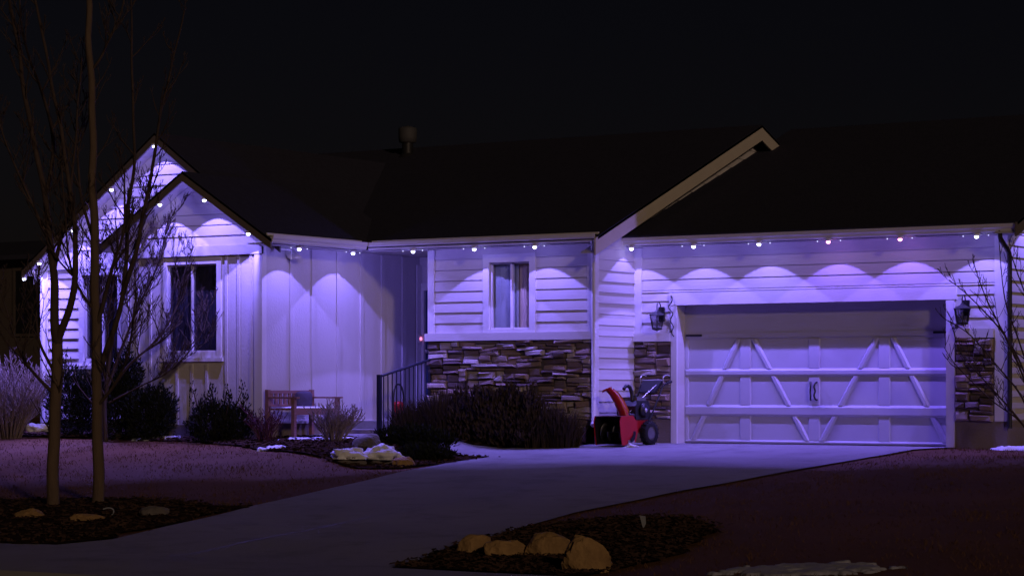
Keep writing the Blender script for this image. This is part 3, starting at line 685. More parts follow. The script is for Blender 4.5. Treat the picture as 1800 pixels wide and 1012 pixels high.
for s_ in (-1, 1):
    k = 40; vs = []
    for i in range(k + 1):
        t_ = i / k; a = s_ * t_ * 2 * math.pi * 1.75; y = s_ * (.05 + t_ * .25)
        for r_ in (.10, .165): vs += [(.12 + r_ * math.cos(a), y - .006, .22 + r_ * math.sin(a)), (.12 + r_ * math.cos(a), y + .006, .22 + r_ * math.sin(a))]
    f = []
    for i in range(k):
        o_ = i * 4; p_ = o_ + 4
        f += [(o_, o_ + 2, p_ + 2, p_), (o_ + 1, p_ + 1, p_ + 3, o_ + 3), (o_ + 2, o_ + 3, p_ + 3, p_ + 2)]
    mb.add(vs, f, True)
mb.build('auger', M['black'], sb)
mb = MB(); mb.lathe([(.115, .44), (.125, .46), (.125, .49), (.105, .50)], 18, off=(-.03, .12, 0)); mb.build('chute_ring', M['black'], sb)
# chute: a half channel leaning forward
path = [(-.03, .44, .155), (.01, .55, .15), (.08, .69, .14), (.16, .81, .13), (.24, .88, .115)]
vs = []; n = 9
for i, (x, z, r_) in enumerate(path):
    for k in range(n):
        a = math.pi * (-.62 + 1.24 * k / (n - 1)) + math.pi
        for rr_ in (r_, r_ - .008): vs.append((x - rr_ * math.cos(a) * .8, .02 + rr_ * math.sin(a), z + .02 * math.cos(a)))
f = []
for i in range(len(path) - 1):
    for k in range(n - 1):
        a, b_ = (i * n + k) * 2, ((i + 1) * n + k) * 2
        f += [(a, a + 2, b_ + 2, b_), (a + 1, b_ + 1, b_ + 3, a + 3)]
    a, b_ = i * n * 2, (i + 1) * n * 2; f.append((a, b_, b_ + 1, a + 1))
    a, b_ = (i * n + n - 1) * 2, ((i + 1) * n + n - 1) * 2; f.append((a, a + 1, b_ + 1, b_))
CA = R(-60)
def cr(p, o=(-.03, .02)): return (o[0] + (p[0] - o[0]) * math.cos(CA) - (p[1] - o[1]) * math.sin(CA), o[1] + (p[0] - o[0]) * math.sin(CA) + (p[1] - o[1]) * math.cos(CA) + .10, p[2])
vs = [cr(v) for v in vs]
mb = MB(); mb.add(vs, f, True); ch = mb.build('chute', M['red'], sb)
mb = MB(); mb.prism([cr(q) for q in [(.24, -.09, .89), (.24, .13, .89), (.36, .11, .84), (.38, .02, .82), (.36, -.07, .84)]], (.0, 0, .024)); mb.build('deflector', M['red'], ch)
mb = MB(); mb.tube(catmull([(-.02, .05, .88), (-.08, .05, .93), (-.16, .06, .91), (-.20, .07, .82), (-.20, .08, .70)], 5), .03, 8); mb.build('control_hose', M['black'], sb)
mb = MB(); mb.box(-.55, -.10, -.17, .17, .20, .40); mb.build('gear_case', M['red'], sb)
mb = MB()
prof = [(-.16, .40), (-.14, .62), (-.20, .70), (-.48, .70), (-.53, .62), (-.53, .40)]
mb.prism([(x, -.19, z) for x, z in prof], (0, .38, 0)); eng = mb.build('engine', M['blackp'], sb)
mb = MB(); mb.lathe([(0, 0), (.10, 0), (.115, .02), (.10, .05), (.0, .06)], 20, axis='y', off=(-.34, .19, .55)); mb.build('recoil_cover', M['black'], eng)
mb = MB(); mb.lathe([(0, 0), (.035, 0), (.033, .008), (0, .01)], 14, axis='y', off=(-.34, .25, .55)); mb.build('badge', M['pale'], eng)
mb = MB(); mb.box(-.46, -.22, -.16, .16, .70, .755); mb.build('fuel_tank', M['grey'], eng)
mb = MB(); mb.tube([(-.30, .05, .755), (-.30, .05, .785)], .04, 12); mb.build('cap', M['black'], eng)
for s_ in (-1, 1):
    mb = MB(); mb.tube(catmull([(-.42, s_ * .20, .30), (-.58, s_ * .21, .52), (-.78, s_ * .22, .84), (-.86, s_ * .23, .95), (-1.0, s_ * .24, .99)], 5), .015, 8); hb = mb.build('handlebar', M['black'], sb)
    mb = MB(); mb.tube([(-.92, s_ * .235, .975), (-1.04, s_ * .24, .998)], .023, 8); mb.build('grip', M['blackp'], hb)
    mb = MB(); mb.tube(catmull([(-.84, s_ * .23, .97), (-.83, s_ * .23, 1.06), (-.90, s_ * .235, 1.10), (-1.0, s_ * .24, 1.09)], 4), .010, 6); mb.build('lever', M['steel'], hb)
mb = MB(); mb.hexa([(-.74, -.15, .82), (-.70, -.15, .84), (-.70, .15, .84), (-.74, .15, .82), (-.90, -.20, 1.0), (-.86, -.20, 1.03), (-.86, .20, 1.03), (-.90, .20, 1.0)]); mb.build('dash_panel', M['blackp'], sb)
mb = MB(); mb.tube([(-.86, -.22, 1.02), (-.86, .22, 1.02)], .012, 8); mb.build('crossbar', M['steel'], sb)
mb = MB(); mb.tube([(-.10, .10, .52), (-.52, .12, .80), (-.84, .12, .97)], .008, 6); mb.build('crank_rod', M['steel'], sb)
for s_ in (-1, 1):
    mb = MB(); mb.lathe([(.11, -.06), (.17, -.06), (.19, -.035), (.19, .035), (.17, .06), (.11, .06)], 24, axis='y', off=(-.40, s_ * .27, .19))
    for k in range(18):
        a = 2 * math.pi * k / 18; c_, n_ = math.cos(a), math.sin(a)
        mb.tube([(-.40 + .188 * c_, s_ * .27 - .05, .19 + .188 * n_), (-.40 + .188 * math.cos(a + .14), s_ * .27, .19 + .188 * math.sin(a + .14)), (-.40 + .188 * c_, s_ * .27 + .05, .19 + .188 * n_)], .012, 4)
    wh = mb.build('wheel', M['rubber'], sb)
    mb = MB(); mb.lathe([(0, -.03), (.06, -.035), (.11, -.05), (.115, .05), (.06, .035), (0, .03)], 20, axis='y', off=(-.40, s_ * .27, .19)); mb.build('rim', M['grey'], wh)
mb = MB(); mb.box(.0, .16, W2 + .014, W2 + .03, .005, .09); mb.build('skid_shoe', M['steel'], sb)

# ------------------------------------------------------------------ rocks and snow
def blob(rx, ry_, rz_, seed, m, flat=.25, sub=10, rough=.28, cuts=0, ex=.8):
    mb = MB(); n = sub * 2; vs = []; rc = random.Random(seed)
    cp = [(Vector((rc.gauss(0, 1), rc.gauss(0, 1), rc.gauss(0, .8))).normalized(), rc.uniform(.72, .95)) for _ in range(cuts)]
    for j in range(sub + 1):
        for i in range(n):
            th_, ph = math.pi * j / sub, 2 * math.pi * i / n
            p = Vector((math.sin(th_) * math.cos(ph), math.sin(th_) * math.sin(ph), math.cos(th_)))
            r_ = 1 + rough * noise.noise(p * 1.3 + Vector((seed * 7.1, 0, 0))) + rough * .45 * noise.noise(p * 3.4 + Vector((0, seed * 3.3, 0)))
            for nn, dd in cp:
                t_ = p.dot(nn)
                if t_ > .05: r_ = min(r_, dd / t_ + .03 * noise.noise(p * 6))
            q = p * r_; q = Vector((math.copysign(abs(q.x) ** ex, q.x), math.copysign(abs(q.y) ** ex, q.y), math.copysign(abs(q.z) ** ex, q.z)))
            vs.append((q.x * rx, q.y * ry_, max(q.z, -flat * 2) * rz_))
    mb.add(vs, [(j * n + i, j * n + (i + 1) % n, (j + 1) * n + (i + 1) % n, (j + 1) * n + i) for j in range(sub) for i in range(n)], True)
    if cuts: mb.sm = [False] * len(mb.sm)
    return mb.mesh('rock', m)
def rock(x, y, rx, ry_, rz_, seed, m, label, rz=0, lift=.35, group='stones edging the beds'):
    o = link('boulder', blob(rx, ry_, rz_, seed, M[m], .25, 16, .34, 16, .9), None, (x, y, gz(x, y) + rz_ * (lift - .12)), (0, 0, rz)); return tag(o, label, 'boulder', group)
def snowpatch(cx_, cy_, rx, ry_, th_, seed, label, rz=0, step=.03, m='snow'):
    """thin melting snow: only where a noise field says it has not melted yet"""
    mb = MB(); c_, s_ = math.cos(rz), math.sin(rz); nx_, ny_ = int(2.4 * rx / step), max(5, int(2.4 * ry_ / step)); idx = {}; vs = []
    def hh(a, b):
        d = (a / rx) ** 2 + (b / ry_) ** 2
        return 1 - d + 1.15 * noise.noise(Vector((a * 5.5 + seed, b * 8, seed))) + .55 * noise.noise(Vector((a * 13, b * 16, seed * 3)))
    for j in range(ny_ + 1):
        for i in range(nx_ + 1):
            a, b = (i / nx_ - .5) * 2.4 * rx, (j / ny_ - .5) * 2.4 * ry_; h = hh(a, b); x, y = cx_ + a * c_ - b * s_, cy_ + a * s_ + b * c_
            idx[i, j] = (len(vs), h); vs.append((x, y, gz(x, y) + (.012 + th_ * min(1, h) ** .5 * (1 + .4 * noise.noise(Vector((a * 25, b * 25, 1)))) if h > 0 else -.03)))
    f = []
    for j in range(ny_):
        for i in range(nx_):
            q = [idx[i, j], idx[i + 1, j], idx[i + 1, j + 1], idx[i, j + 1]]
            if sum(k_[1] > 0 for k_ in q) >= 1: f.append(tuple(k_[0] for k_ in q))
    mb.add(vs, f, True); o = mb.build('snow_patch', M[m]); return tag(o, label, 'snow patch', 'patches of old snow')
def snowcap(x, y, z, rx, ry_, rz_, seed, label, rz=0, name='snow_patch'):
    o = link(name, blob(rx, ry_, rz_, seed, M['snow'], .1, 14, .7, 0, 1.0), None, (x, y, z), (0, 0, rz)); return tag(o, label, 'snow patch', 'patches of old snow')
RZ = R(33)
def snowrock(x, y, rx, ry_, rz_, seed, label):
    o = rock(x, y, rx, ry_, rz_, seed, 'rock_grey', label, RZ, .45)
    link('snow_cover', blob(rx * 1.02, ry_ * 1.05, rz_ * .95, seed + 100, M['snow'], .05, 20, .75, 0, 1.0), o, (0, -.02, rz_ * .22))
snowrock(-2.18, -5.45, .25, .19, .135, 1, 'snow-covered boulder at the left end of the row beside the drive')
snowrock(-1.93, -5.02, .27, .20, .155, 3, 'larger snow-covered boulder between the small snowy one and the bare tan one')
rock(-1.42, -5.22, .18, .15, .13, 5, 'rock', 'bare tan boulder at the right end of the drive row', RZ)
rock(-2.70, -4.35, .25, .20, .17, 6, 'rock_grey', 'dark rounded boulder behind the snowy ones near the steps', .4)
rock(5.44, -13.68, .19, .15, .145, 11, 'rock', 'tan stone at the left end of the row by the street', RZ)
rock(5.84, -13.77, .25, .17, .125, 12, 'rock', 'low tan stone, second in the row by the street', R(45))
rock(6.22, -13.60, .27, .19, .165, 13, 'rock', 'rounded tan stone, third in the row by the street', R(25))
rock(7.14, -14.47, .23, .19, .24, 14, 'rock', 'tallest tan stone at the right end of the row by the street', RZ, .42)
rock(-1.55, -12.35, .20, .12, .09, 15, 'rock', 'low brown stone left of the tree trunks', RZ)
rock(-.62, -12.45, .22, .11, .08, 16, 'rock', 'flat tan stone below the right tree trunk', RZ)
rock(-.22, -11.75, .20, .14, .10, 17, 'rock_grey', 'brownish stone right of the tree trunks', RZ)
for i, (x, y, z, rx, ry_, rz_, lab) in enumerate([(-4.35, -3.72, .03, .30, .10, .055, 'snow strip on the bed under the bench and the red twigs'), (-3.75, -3.62, .03, .24, .09, .05, 'short snow strip on the bed under the pale twigs'), (-3.72, -5.25, .025, .17, .07, .03, 'small snow strip at the lawn edge left of the boulders'),
                                         (-6.95, -3.88, .02, .34, .05, .03, 'thin snow strip under the round dark shrub'), (-9.62, -3.85, .12, .17, .13, .11, 'snow heap beside the pale bush at the left'), (5.75, -.30, .04, .40, .14, .06, 'snow heap against the right end of the garage'), (.10, -1.62, .02, .09, .06, .05, 'crumb of snow beside the blower wheel')]):
    if i in (4, 6): snowcap(x, y, gz(x, y) + z, rx, ry_, rz_, 20 + i, lab, RZ)
    else: snowpatch(x, y, rx * 1.25, ry_ * 1.5, .045, 20 + i, lab, RZ if i != 5 else 0)
snowpatch(8.93, -13.80, .72, .36, .022, 3.7, 'broken patch of dull snow on the lawn nearest the street', RZ, .02, 'snow_dirty')
mb = MB(); mb.tube(catmull([(-.07, 0, .035), (-.01, 0, .05), (.04, 0, .035), (.05, 0, .0), (.03, 0, -.03), (-.005, 0, -.055)], 5), .009, 7)
o = mb.build('hose_loop', M['dull'], None, (-.72, -11.95, gz(-.72, -11.95) + .055), (0, 0, RZ)); tag(o, 'pale curved end of a hose in the bed under the trees', 'hose')
mb = MB(); mb.prism([(-.03, 0, .11), (.03, 0, .10), (.035, 0, .03), (.008, 0, -.03)], (0, .006, 0))
o = mb.build('plant_marker', M['dull'], None, (6.17, -11.8, gz(6.17, -11.8) + .05), (R(10), 0, RZ)); tag(o, 'small pale plant marker stuck in the mulch bed', 'plant marker')
t = thing('garden_light', 'tiny amber garden light glowing inside the pale bush at the far left', 'garden light', (-10.3, -4.3, gz(-10.3, -4.3)))
mb = MB(); mb.tube([(0, 0, 0), (0, 0, .72)], .012, 6); mb.build('stake', M['black'], t)
mb = MB(); mb.lathe([(0, .80), (.03, .79), (.034, .74), (.028, .715), (0, .71)], 12); mb.build('lamp', M['amber'], t)
mb = MB(); mb.lathe([(0, .84), (.06, .805), (.055, .80)], 12); mb.build('cap', M['black'], t)

# ------------------------------------------------------------------ neighbouring house at the far left
nb = thing('neighbour_house', 'dim brown neighbouring house with a dark window at the far left', 'house', (-29, 14, 0))
mb = MB(); mb.box(-5, 3.2, 0, 8, -.3, 4.3); mb.build('wall', M['neigh'], nb)
mb = MB(); mb.prism([(-5.4, -.4, 4.2), (3.5, -.4, 4.2), (3.5, 4, 4.9), (-5.4, 4, 4.9)], (0, 0, .12)); mb.prism([(-5.4, 8.4, 4.2), (-5.4, 4.001, 4.9), (3.5, 4.001, 4.9), (3.5, 8.4, 4.2)], (0, 0, .12)); mb.build('roof', M['roof'], nb)
mb = MB(); mb.box(1.28, 1.36, -.05, -.002, 2.2, 4.0); mb.box(2.55, 2.63, -.05, -.002, 2.2, 4.0); mb.box(1.36, 2.55, -.05, -.002, 3.92, 4.0); mb.box(1.36, 2.55, -.05, -.002, 2.2, 2.28); wn = mb.build('window', M['neigh'], nb)
mb = MB(); mb.box(1.36, 2.55, -.02, -.003, 2.28, 3.92); mb.build('pane', M['black'], wn)

# ------------------------------------------------------------------ plants
CX, CY = Vector((math.cos(R(33)), math.sin(R(33)), 0)), Vector((-math.sin(R(33)), math.cos(R(33)), 0))
def twigs(mb, path, rads, rr, n, ln, depth, up=.5, lo=.25, sides=4):
    """side shoots off a limb"""
    L_ = len(path)
    for i in range(n):
        t_ = lo + (1 - lo) * (i + rr.random()) / n; k = min(L_ - 2, int(t_ * (L_ - 1))); p = path[k]
        d0 = (path[k + 1] - path[k]).normalized()
        a = rr.uniform(0, 6.28); side = Vector((math.cos(a), math.sin(a), 0))
        d = (d0 * .75 + side * rr.uniform(.45, .9)).normalized()
        l = ln * rr.uniform(.5, 1.15) * (1.15 - .6 * t_); r0 = min(rads[k] * .70, .005 + l * .012)
        q = [p]; m_ = 6
        for j in range(m_):
            d = (d + Vector((rr.uniform(-.18, .18), rr.uniform(-.18, .18), up * .28))).normalized(); q.append(q[-1] + d * l / m_)
        rd = [max(.0042, r0 * (1 - .75 * j / m_)) for j in range(m_ + 1)]
        mb.tube(q, rd, sides if r0 > .006 else 3, False)
        if depth > 0: twigs(mb, q, rd, rr, max(2, int(n * .55)), l * .55, depth - 1, up, .2, 3)

def tree(label, base, limbs, seed, group, nt_=9, ln=1.1, depth=2, trunkn=1, m='bark'):
    """limbs: lists of (right, up, away) metres from the base, with end radii; the first trunkn are the trunk"""
    rr = random.Random(seed); o = thing('bare_tree', label, 'tree', base, 0, group); tk = MB(); br = MB(); orient = lambda p: CX * p[0] + CY * p[2] + Vector((0, 0, p[1]))
    for i, (pts, r0, r1) in enumerate(limbs):
        pp = catmull([orient(p) for p in pts], 6); n = len(pp)
        for j in range(1, n): pp[j] = pp[j] + Vector((noise.noise(pp[j] * 1.7 + Vector((seed, 0, 0))), noise.noise(pp[j] * 1.7 + Vector((0, seed, 0))), 0)) * .03
        rd = [r0 + (r1 - r0) * (j / (n - 1)) ** .8 for j in range(n)]
        if i < trunkn and pts[0][1] <= 0: rd[0] *= 1.25
        (tk if i < trunkn else br).tube(pp, rd, 9 if r0 > .04 else 6)
        if i >= trunkn or nt_ > 0:
            twigs(br, pp, rd, rr, nt_ if i >= trunkn else max(3, nt_ // 2), ln, depth, lo=.3 if i >= trunkn else .45)
    tk.build('trunk', M[m], o); br.build('branches', M['twig'], o)
    return o
T1 = (-2.30, -11.2); z1 = gz(*T1)
tree('bare tree with forked trunk, left of the two in the front bed', (T1[0], T1[1], z1), [
    ([(0, -.05, 0), (.0, .6, 0), (.03, 1.4, 0), (.06, 2.0, .02)], .080, .066),
    ([(.06, 1.95, 0), (0, 2.5, 0), (-.03, 3.05, .05), (-.12, 3.7, .1), (-.30, 4.6, .2), (-.45, 5.35, .3), (-.6, 6.1, .35)], .062, .018),
    ([(.06, 1.95, 0), (.2, 2.35, -.05), (.29, 2.8, -.1), (.28, 3.3, -.1), (.16, 4.2, -.1), (.0, 5.2, -.2), (-.2, 6.2, -.3)], .052, .014),
    ([(-.12, 3.7, .1), (-.05, 4.3, .3), (-.2, 5.0, .4), (-.42, 5.5, .5), (-.5, 6.2, .5)], .03, .009),
    ([(.0, 2.8, 0), (.15, 3.6, .2), (.22, 4.5, .3), (.30, 5.4, .3)], .028, .008),
    ([(-.0, 1.62, 0), (-.16, 1.95, .1), (-.22, 2.4, .15), (-.21, 2.9, .2)], .022, .006),
    ([(-.0, 1.35, 0), (-.25, 1.65, -.1), (-.42, 2.0, -.15), (-.6, 2.6, -.2)], .024, .006),
    ([(-.1, 3.3, 0), (-.45, 4.0, .1), (-.75, 4.8, .2)], .022, .007)], 11, 'bare trees in the front yard', 10, .8, 2)
T2 = (-1.95, -10.8); z2 = gz(*T2)
tree('tall straight bare tree, right of the two in the front bed', (T2[0], T2[1], z2), [
    ([(0, -.05, 0), (.0, .8, 0), (-.02, 1.6, 0), (-.03, 2.6, 0), (-.05, 3.6, 0), (-.07, 4.6, 0), (-.10, 5.6, 0), (-.12, 6.6, 0)], .076, .034),
    ([(-.01, 1.5, 0), (.16, 2.1, .1), (.28, 2.6, .15), (.33, 3.3, .2), (.40, 4.2, .2), (.36, 5.4, .3), (.37, 6.2, .3)], .040, .010),
    ([(.26, 2.5, .15), (.42, 2.95, .1), (.55, 3.5, .1), (.66, 4.15, .05), (.78, 4.75, 0), (.90, 5.3, 0), (1.05, 5.9, -.1)], .034, .009),
    ([(-.03, 2.1, 0), (.20, 2.75, -.2), (.36, 3.3, -.3), (.38, 4.0, -.3)], .030, .009),
    ([(-.08, 5.2, 0), (.1, 5.45, 0), (.28, 5.95, .1), (.35, 6.4, .1)], .022, .008),
    ([(-.04, 3.1, 0), (-.25, 3.8, .2), (-.3, 4.6, .3), (-.22, 5.3, .3)], .022, .007),
    ([(-.03, 2.3, 0), (-.28, 2.8, -.2), (-.35, 3.5, -.3), (-.4, 4.3, -.3)], .02, .006),
    ([(-.02, 1.15, 0), (.28, 1.5, -.2), (.45, 2.0, -.3), (.5, 2.6, -.3)], .022, .006)], 12, 'bare trees in the front yard', 10, .8, 2)
T3 = (-7.72, -4.35)
tree('young many-stemmed bare tree in front of the left bay window', (*T3, gz(*T3)), [
    ([(0, -.03, 0), (-.02, .5, 0), (.02, 1.0, 0)], .040, .03),
    ([(.02, 1.0, 0), (.16, 1.8, 0), (.36, 2.6, 0), (.55, 3.3, .1), (.62, 3.9, .1)], .032, .010),
    ([(.0, .8, 0), (.3, 1.5, -.1), (.55, 2.1, -.2), (.85, 2.8, -.2), (1.0, 3.5, -.2)], .028, .009),
    ([(.0, .7, 0), (.42, 1.2, -.2), (.8, 1.55, -.3), (1.15, 2.1, -.4), (1.35, 2.9, -.4)], .026, .009),
    ([(.02, 1.0, 0), (.02, 1.8, .1), (.12, 2.6, .1), (.2, 3.4, .1)], .022, .006),
    ([(.0, .9, 0), (-.15, 1.7, .1), (-.15, 2.5, .1), (-.3, 3.2, .1)], .02, .006),
    ([(.05, .6, 0), (.55, .85, -.2), (1.05, 1.1, -.4), (1.5, 1.6, -.4), (1.65, 2.1, -.4)], .018, .005)], 13, 'bare trees in the front yard', 15, .95, 2, m='twig')
def twigbush(name, label, base, n, h, spread, seed, m, lean=(0, 0), nt_=5, group=None, r0=.010, depth=1, ln=.4, cat='shrub'):
    rr = random.Random(seed); o = thing(name, label, cat, base, 0, group); mb = MB()
    for i in range(n):
        a = rr.uniform(0, 6.28); q = rr.random() ** .6; s_ = spread * q
        p0 = Vector((math.cos(a) * s_ * .25, math.sin(a) * s_ * .25, -.03)); hh = h * rr.uniform(.6, 1.05) * (1 - .25 * q)
        p3 = Vector((math.cos(a) * s_ + lean[0] * rr.uniform(.5, 1.2), math.sin(a) * s_ + lean[1] * rr.uniform(.5, 1.2), hh))
        pm = p0.lerp(p3, .5) + Vector((rr.uniform(-.06, .06), rr.uniform(-.06, .06), h * .1)); pp = catmull([p0, p0.lerp(pm, .5) + Vector((0, 0, .04)), pm, p3], 4)
        rd = [max(.003, r0 * (1 - .75 * j / (len(pp) - 1))) for j in range(len(pp))]
        mb.tube(pp, rd, 4, False); twigs(mb, pp, rd, rr, nt_, ln, depth, .5, .25, 3)
    mb.build('stems', M[m], o); return o
def blades(mb, base, n, r, h, rr, spread=.6, wid=.010, power=.5):
    for i in range(n):
        a = rr.uniform(0, 6.28); q = rr.random() ** power; p = Vector(base) + Vector((math.cos(a) * r * q, math.sin(a) * r * q, 0))
        hh = h * rr.uniform(.55, 1.08) * (1 - .45 * q * q); out = Vector((math.cos(a + rr.uniform(-.7, .7)), math.sin(a + rr.uniform(-.7, .7)), 0)) * hh * spread * rr.uniform(.2, 1) * (.3 + q)
        t_ = rr.uniform(0, 6.28); sd_ = Vector((math.cos(t_), math.sin(t_), 0)) * wid
        m_ = p + out * .35 + Vector((0, 0, hh * .6)); e = p + out + Vector((0, 0, hh))
        mb.add([p - sd_, p + sd_, m_ + sd_ * .8, m_ - sd_ * .8, e], [(0, 1, 2, 3), (3, 2, 4)])
def grassbush(name, label, base, lumps, seed, m, wid=.011, group=None, cat='shrub'):
    rr = random.Random(seed); o = thing(name, label, cat, base, 0, group); mb = MB()
    for (x, y, n, r, h, sp) in lumps: blades(mb, (x, y, -.03), n, r, h, rr, sp, wid)
    mb.build('foliage', M[m], o); return o
def leafbush(name, label, base, lobes, seed, m, n=3500, size=.035, group=None, cat='shrub', up=.6):
    rr = random.Random(seed); o = thing(name, label, cat, base, 0, group); mb = MB(); st_ = MB()
    tot = sum(l[3] * l[4] * l[5] for l in lobes)
    for (x, y, z, a, b_, c_) in lobes:
        st_.tube([(x * .2, y * .2, -.03), (x * .6, y * .6, z * .5), (x, y, z + c_ * .5)], [.025, .016, .006], 5)
        for i in range(int(n * a * b_ * c_ / tot)):
            d = Vector((rr.gauss(0, 1), rr.gauss(0, 1), rr.gauss(0, 1))).normalized(); q = rr.uniform(.35, 1.0) ** .5
            q *= 1 + .42 * noise.noise(d * 2.6 + Vector((seed, x, z)))
            p = Vector((x + d.x * a * q, y + d.y * b_ * q, max(.02, z + d.z * c_ * q)))
            v = (d * .6 + Vector((rr.uniform(-.5, .5), rr.uniform(-.5, .5), up + rr.uniform(-.3, .5)))).normalized(); s_ = v.orthogonal().normalized(); s_ = Matrix.Rotation(rr.uniform(0, 6.28), 3, v) @ s_
            L_ = size * rr.uniform(.7, 1.8); w_ = size * .22
            mb.add([p, p + v * L_ * .5 + s_ * w_, p + v * L_, p + v * L_ * .5 - s_ * w_], [(0, 1, 2, 3)])
    mb.build('foliage', M[m], o); st_.build('stems', M['twig'], o); return o
def at(x, y, dz=0): return (x, y, gz(x, y) + dz)
EV = 'dark evergreen shrubs along the house'
leafbush('evergreen_shrub', 'tall dark upright evergreen shrub right of the tree trunks', at(-7.80, -3.98), [(0, 0, .55, .36, .34, .55), (.1, .05, .95, .28, .28, .45), (-.1, 0, .9, .26, .26, .42)], 31, 'evergreen', 9000, .05, EV)
leafbush('evergreen_shrub', 'round dark shrub below the left bay window corner', at(-7.15, -4.02), [(0, 0, .38, .36, .34, .42), (.18, .1, .45, .26, .26, .38)], 32, 'evergreen', 6000, .05, EV)
leafbush('evergreen_shrub', 'boxy dark shrub behind the two tree trunks at the left corner', at(-9.0, -3.6), [(-.2, 0, .55, .42, .3, .62), (.25, 0, .5, .36, .3, .55)], 33, 'evergreen', 8000, .05, EV)
rr = random.Random(5); rb_ = random.Random(15)
leafbush('juniper_shrub', 'spiky dark juniper with upright sprigs below the left bay window', at(-5.62, -4.25), [(0, 0, .26, .42, .36, .32), (.32, .1, .26, .30, .28, .30)] + [(rr.uniform(-.45, .52), rr.uniform(-.2, .2), rr.uniform(.5, .72), .055, .055, .22) for k in range(11)], 34, 'evergreen', 8000, .045, EV, up=1.2)
twigbush('red_twig_shrub', 'reddish bare twig shrub in front of the wooden bench', at(-4.72, -4.15), 30, .60, .36, 35, 'twig_red', nt_=4, r0=.007, ln=.26)
twigbush('pale_twig_shrub', 'pale bare twig shrub with curled stems right of the bench', at(-3.60, -3.95), 64, .68, .50, 36, 'twig_pale', nt_=5, r0=.008, ln=.28)
twigbush('pale_twig_shrub', 'large pale purple-lit bare shrub at the far left', at(-10.15, -4.0), 170, 1.30, .80, 37, 'twig_pale', nt_=6, r0=.011, ln=.5)
DG = 'dry shrubs in front of the stone wall'
grassbush('ornamental_grass', 'brownish dry grass clump beside the porch railing', at(-3.25, -2.0), [(-.2, -.1, 1700, .30, .62, .5), (.25, 0, 1900, .33, .80, .45)], 38, 'drygrass', .010, DG)
leafbush('dark_shrub', 'big rounded dark shrub in front of the stone wall', at(-2.05, -1.95), [(-.45, 0, .30, .42, .38, .34), (-.1, 0, .38, .48, .40, .46), (.3, 0, .34, .42, .38, .42), (.62, 0, .28, .34, .34, .36)] + [(rb_.uniform(-.75, .8), rb_.uniform(-.2, .2), rb_.uniform(.5, .78), rb_.uniform(.05, .13), .1, rb_.uniform(.12, .24)) for k in range(16)], 39, 'drygrass', 12000, .075, DG, up=1.3)
grassbush('ornamental_grass', 'dry upright grass clump left of the snow blower', at(-1.20, -1.80), [(-.1, 0, 1700, .34, .76, .4), (.22, -.02, 1500, .26, .66, .4)], 40, 'drygrass', .010, DG)
leafbush('dark_shrub', 'low spreading dark shrub at the edge of the walkway', at(-2.35, -3.62), [(0, 0, .15, .50, .30, .17), (-.4, 0, .14, .34, .26, .15), (.4, -.1, .12, .34, .22, .13)], 41, 'evergreen', 6000, .05, DG)
leafbush('dark_shrub', 'low dark plant between the snowy boulders and the walkway', at(-1.75, -4.35), [(0, 0, .10, .34, .25, .12), (.3, 0, .08, .24, .2, .10)], 42, 'evergreen', 3000, .05, DG)
# bare bush at the right edge
RB = (6.35, -1.35); o = thing('bare_bush', 'bare arching bush in front of the right garage pier', 'shrub', at(*RB)); mb = MB(); rr = random.Random(44)
for pts, r0 in [([(0, 0, 0), (-.15, .7, 0), (-.42, 1.4, 0), (-.75, 2.05, 0), (-.95, 2.6, 0)], .014), ([(0, 0, 0), (-.1, .8, 0), (-.3, 1.5, .1), (-.5, 2.1, .1), (-.58, 2.9, .1)], .013),
                ([(0, 0, 0), (-.35, .5, 0), (-.75, .95, 0), (-1.1, 1.35, 0), (-1.22, 1.7, 0)], .012), ([(0, 0, 0), (-.05, .9, 0), (-.12, 1.8, .1), (-.35, 2.5, .1), (-.45, 2.8, .1)], .013),
                ([(0, 0, 0), (.05, .9, 0), (.0, 1.8, -.1), (-.05, 2.6, -.1)], .013), ([(0, 0, 0), (-.3, .75, -.1), (-.65, 1.2, -.1), (-1.0, 1.6, -.1), (-1.3, 1.8, -.1)], .012),
                ([(0, 0, 0), (-.2, 1.0, .1), (-.5, 1.6, .1), (-.95, 2.1, .1), (-1.25, 2.35, .1)], .013), ([(0, 0, 0), (.1, .7, 0), (.2, 1.5, 0), (.2, 2.3, 0)], .012), ([(0, 0, 0), (-.3, .45, .1), (-.7, .75, .1), (-1.15, 1.2, .1), (-1.32, 1.45, .1)], .010)]:
    pp = catmull([CX * p[0] + CY * p[2] + Vector((0, 0, p[1] - .03)) for p in pts], 6); rd = [max(.005, 1.35 * r0 * (1 - .7 * j / (len(pp) - 1))) for j in range(len(pp))]
    mb.tube(pp, rd, 5, False); twigs(mb, pp, rd, rr, 9, .55, 1, .5, .25, 3)
mb.build('branches', M['twig'], o)
sc = link('snow_layer', blob(.22, .50, .022, 61, M['snow'], .3, 10, .12), None, (-4.76, -3.14, gb + .452)); tag(sc, 'thin snow lying on the wooden bench seat', 'snow layer')
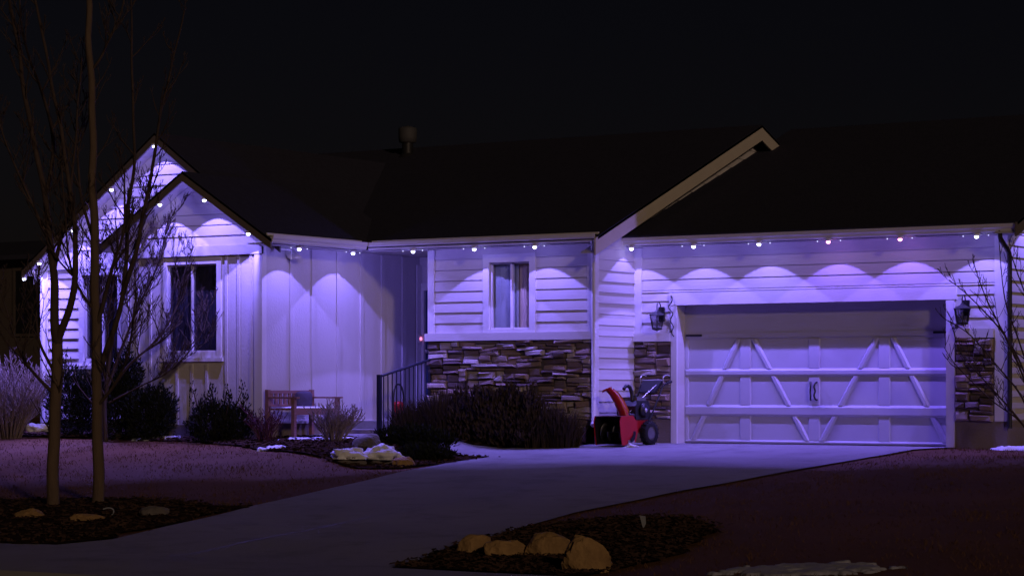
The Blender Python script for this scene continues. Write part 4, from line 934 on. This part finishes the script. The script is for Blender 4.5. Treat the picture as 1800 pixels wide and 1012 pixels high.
# bark chips and dead leaves on the beds, spilling a little over their edges
cb = MB(); rr = random.Random(78)
for b_, n_ in zip(BEDS, (5200, 3600, 4200, 700)):
    x0, x1, y0_, y1_ = min(q[0] for q in b_), max(q[0] for q in b_), min(q[1] for q in b_), max(q[1] for q in b_); k = 0
    while k < n_:
        x, y = rr.uniform(x0, x1), rr.uniform(y0_, y1_)
        if not inside(x, y, b_): continue
        k += 1; x += rr.gauss(0, .07); y += rr.gauss(0, .07)
        a, l_, w_ = rr.uniform(0, 6.28), rr.uniform(.012, .045), rr.uniform(.006, .018); ux, uy = math.cos(a) * l_, math.sin(a) * l_; vx, vy = -math.sin(a) * w_, math.cos(a) * w_
        z = gz(x, y) + .034; t_ = [rr.uniform(-.014, .022) for _ in range(4)]
        cb.add([(x - ux - vx, y - uy - vy, z + t_[0]), (x + ux - vx, y + uy - vy, z + t_[1]), (x + ux + vx, y + uy + vy, z + t_[2]), (x - ux + vx, y - uy + vy, z + t_[3])], [(0, 1, 2, 3)])
cb.build('bark_chips', M['chip'], kind='stuff')
gr = MB(); rr = random.Random(77)
def in_bed(x, y): return inside(x, y, drive_poly) or any(inside(x, y, b_) for b_ in BEDS)
k = 0
while k < 30000:
    x, y = (rr.uniform(-14, 1.2), rr.uniform(-14.5, -4.3)) if rr.random() < .55 else (rr.uniform(4.2, 13), rr.uniform(-16, -.2))
    if y < -14.6 or in_bed(x, y): continue
    cl = noise.noise(Vector((x * 1.3, y * 1.3, 3))) + .5 * noise.noise(Vector((x * 5, y * 5, 8)))
    if cl < rr.uniform(-.6, .5): continue
    k += 1; z = gz(x, y); h = rr.uniform(.015, .035) * (1 + .9 * max(0, cl)); a = rr.uniform(0, 6.28); w_ = .006
    c_, s_ = math.cos(a) * w_, math.sin(a) * w_; lx, ly = rr.uniform(-.03, .03), rr.uniform(-.03, .03)
    gr.add([(x - c_, y - s_, z - .003), (x + c_, y + s_, z - .003), (x + lx, y + ly, z + h)], [(0, 1, 2)])
gr.build('grass', M['blade'], kind='stuff')
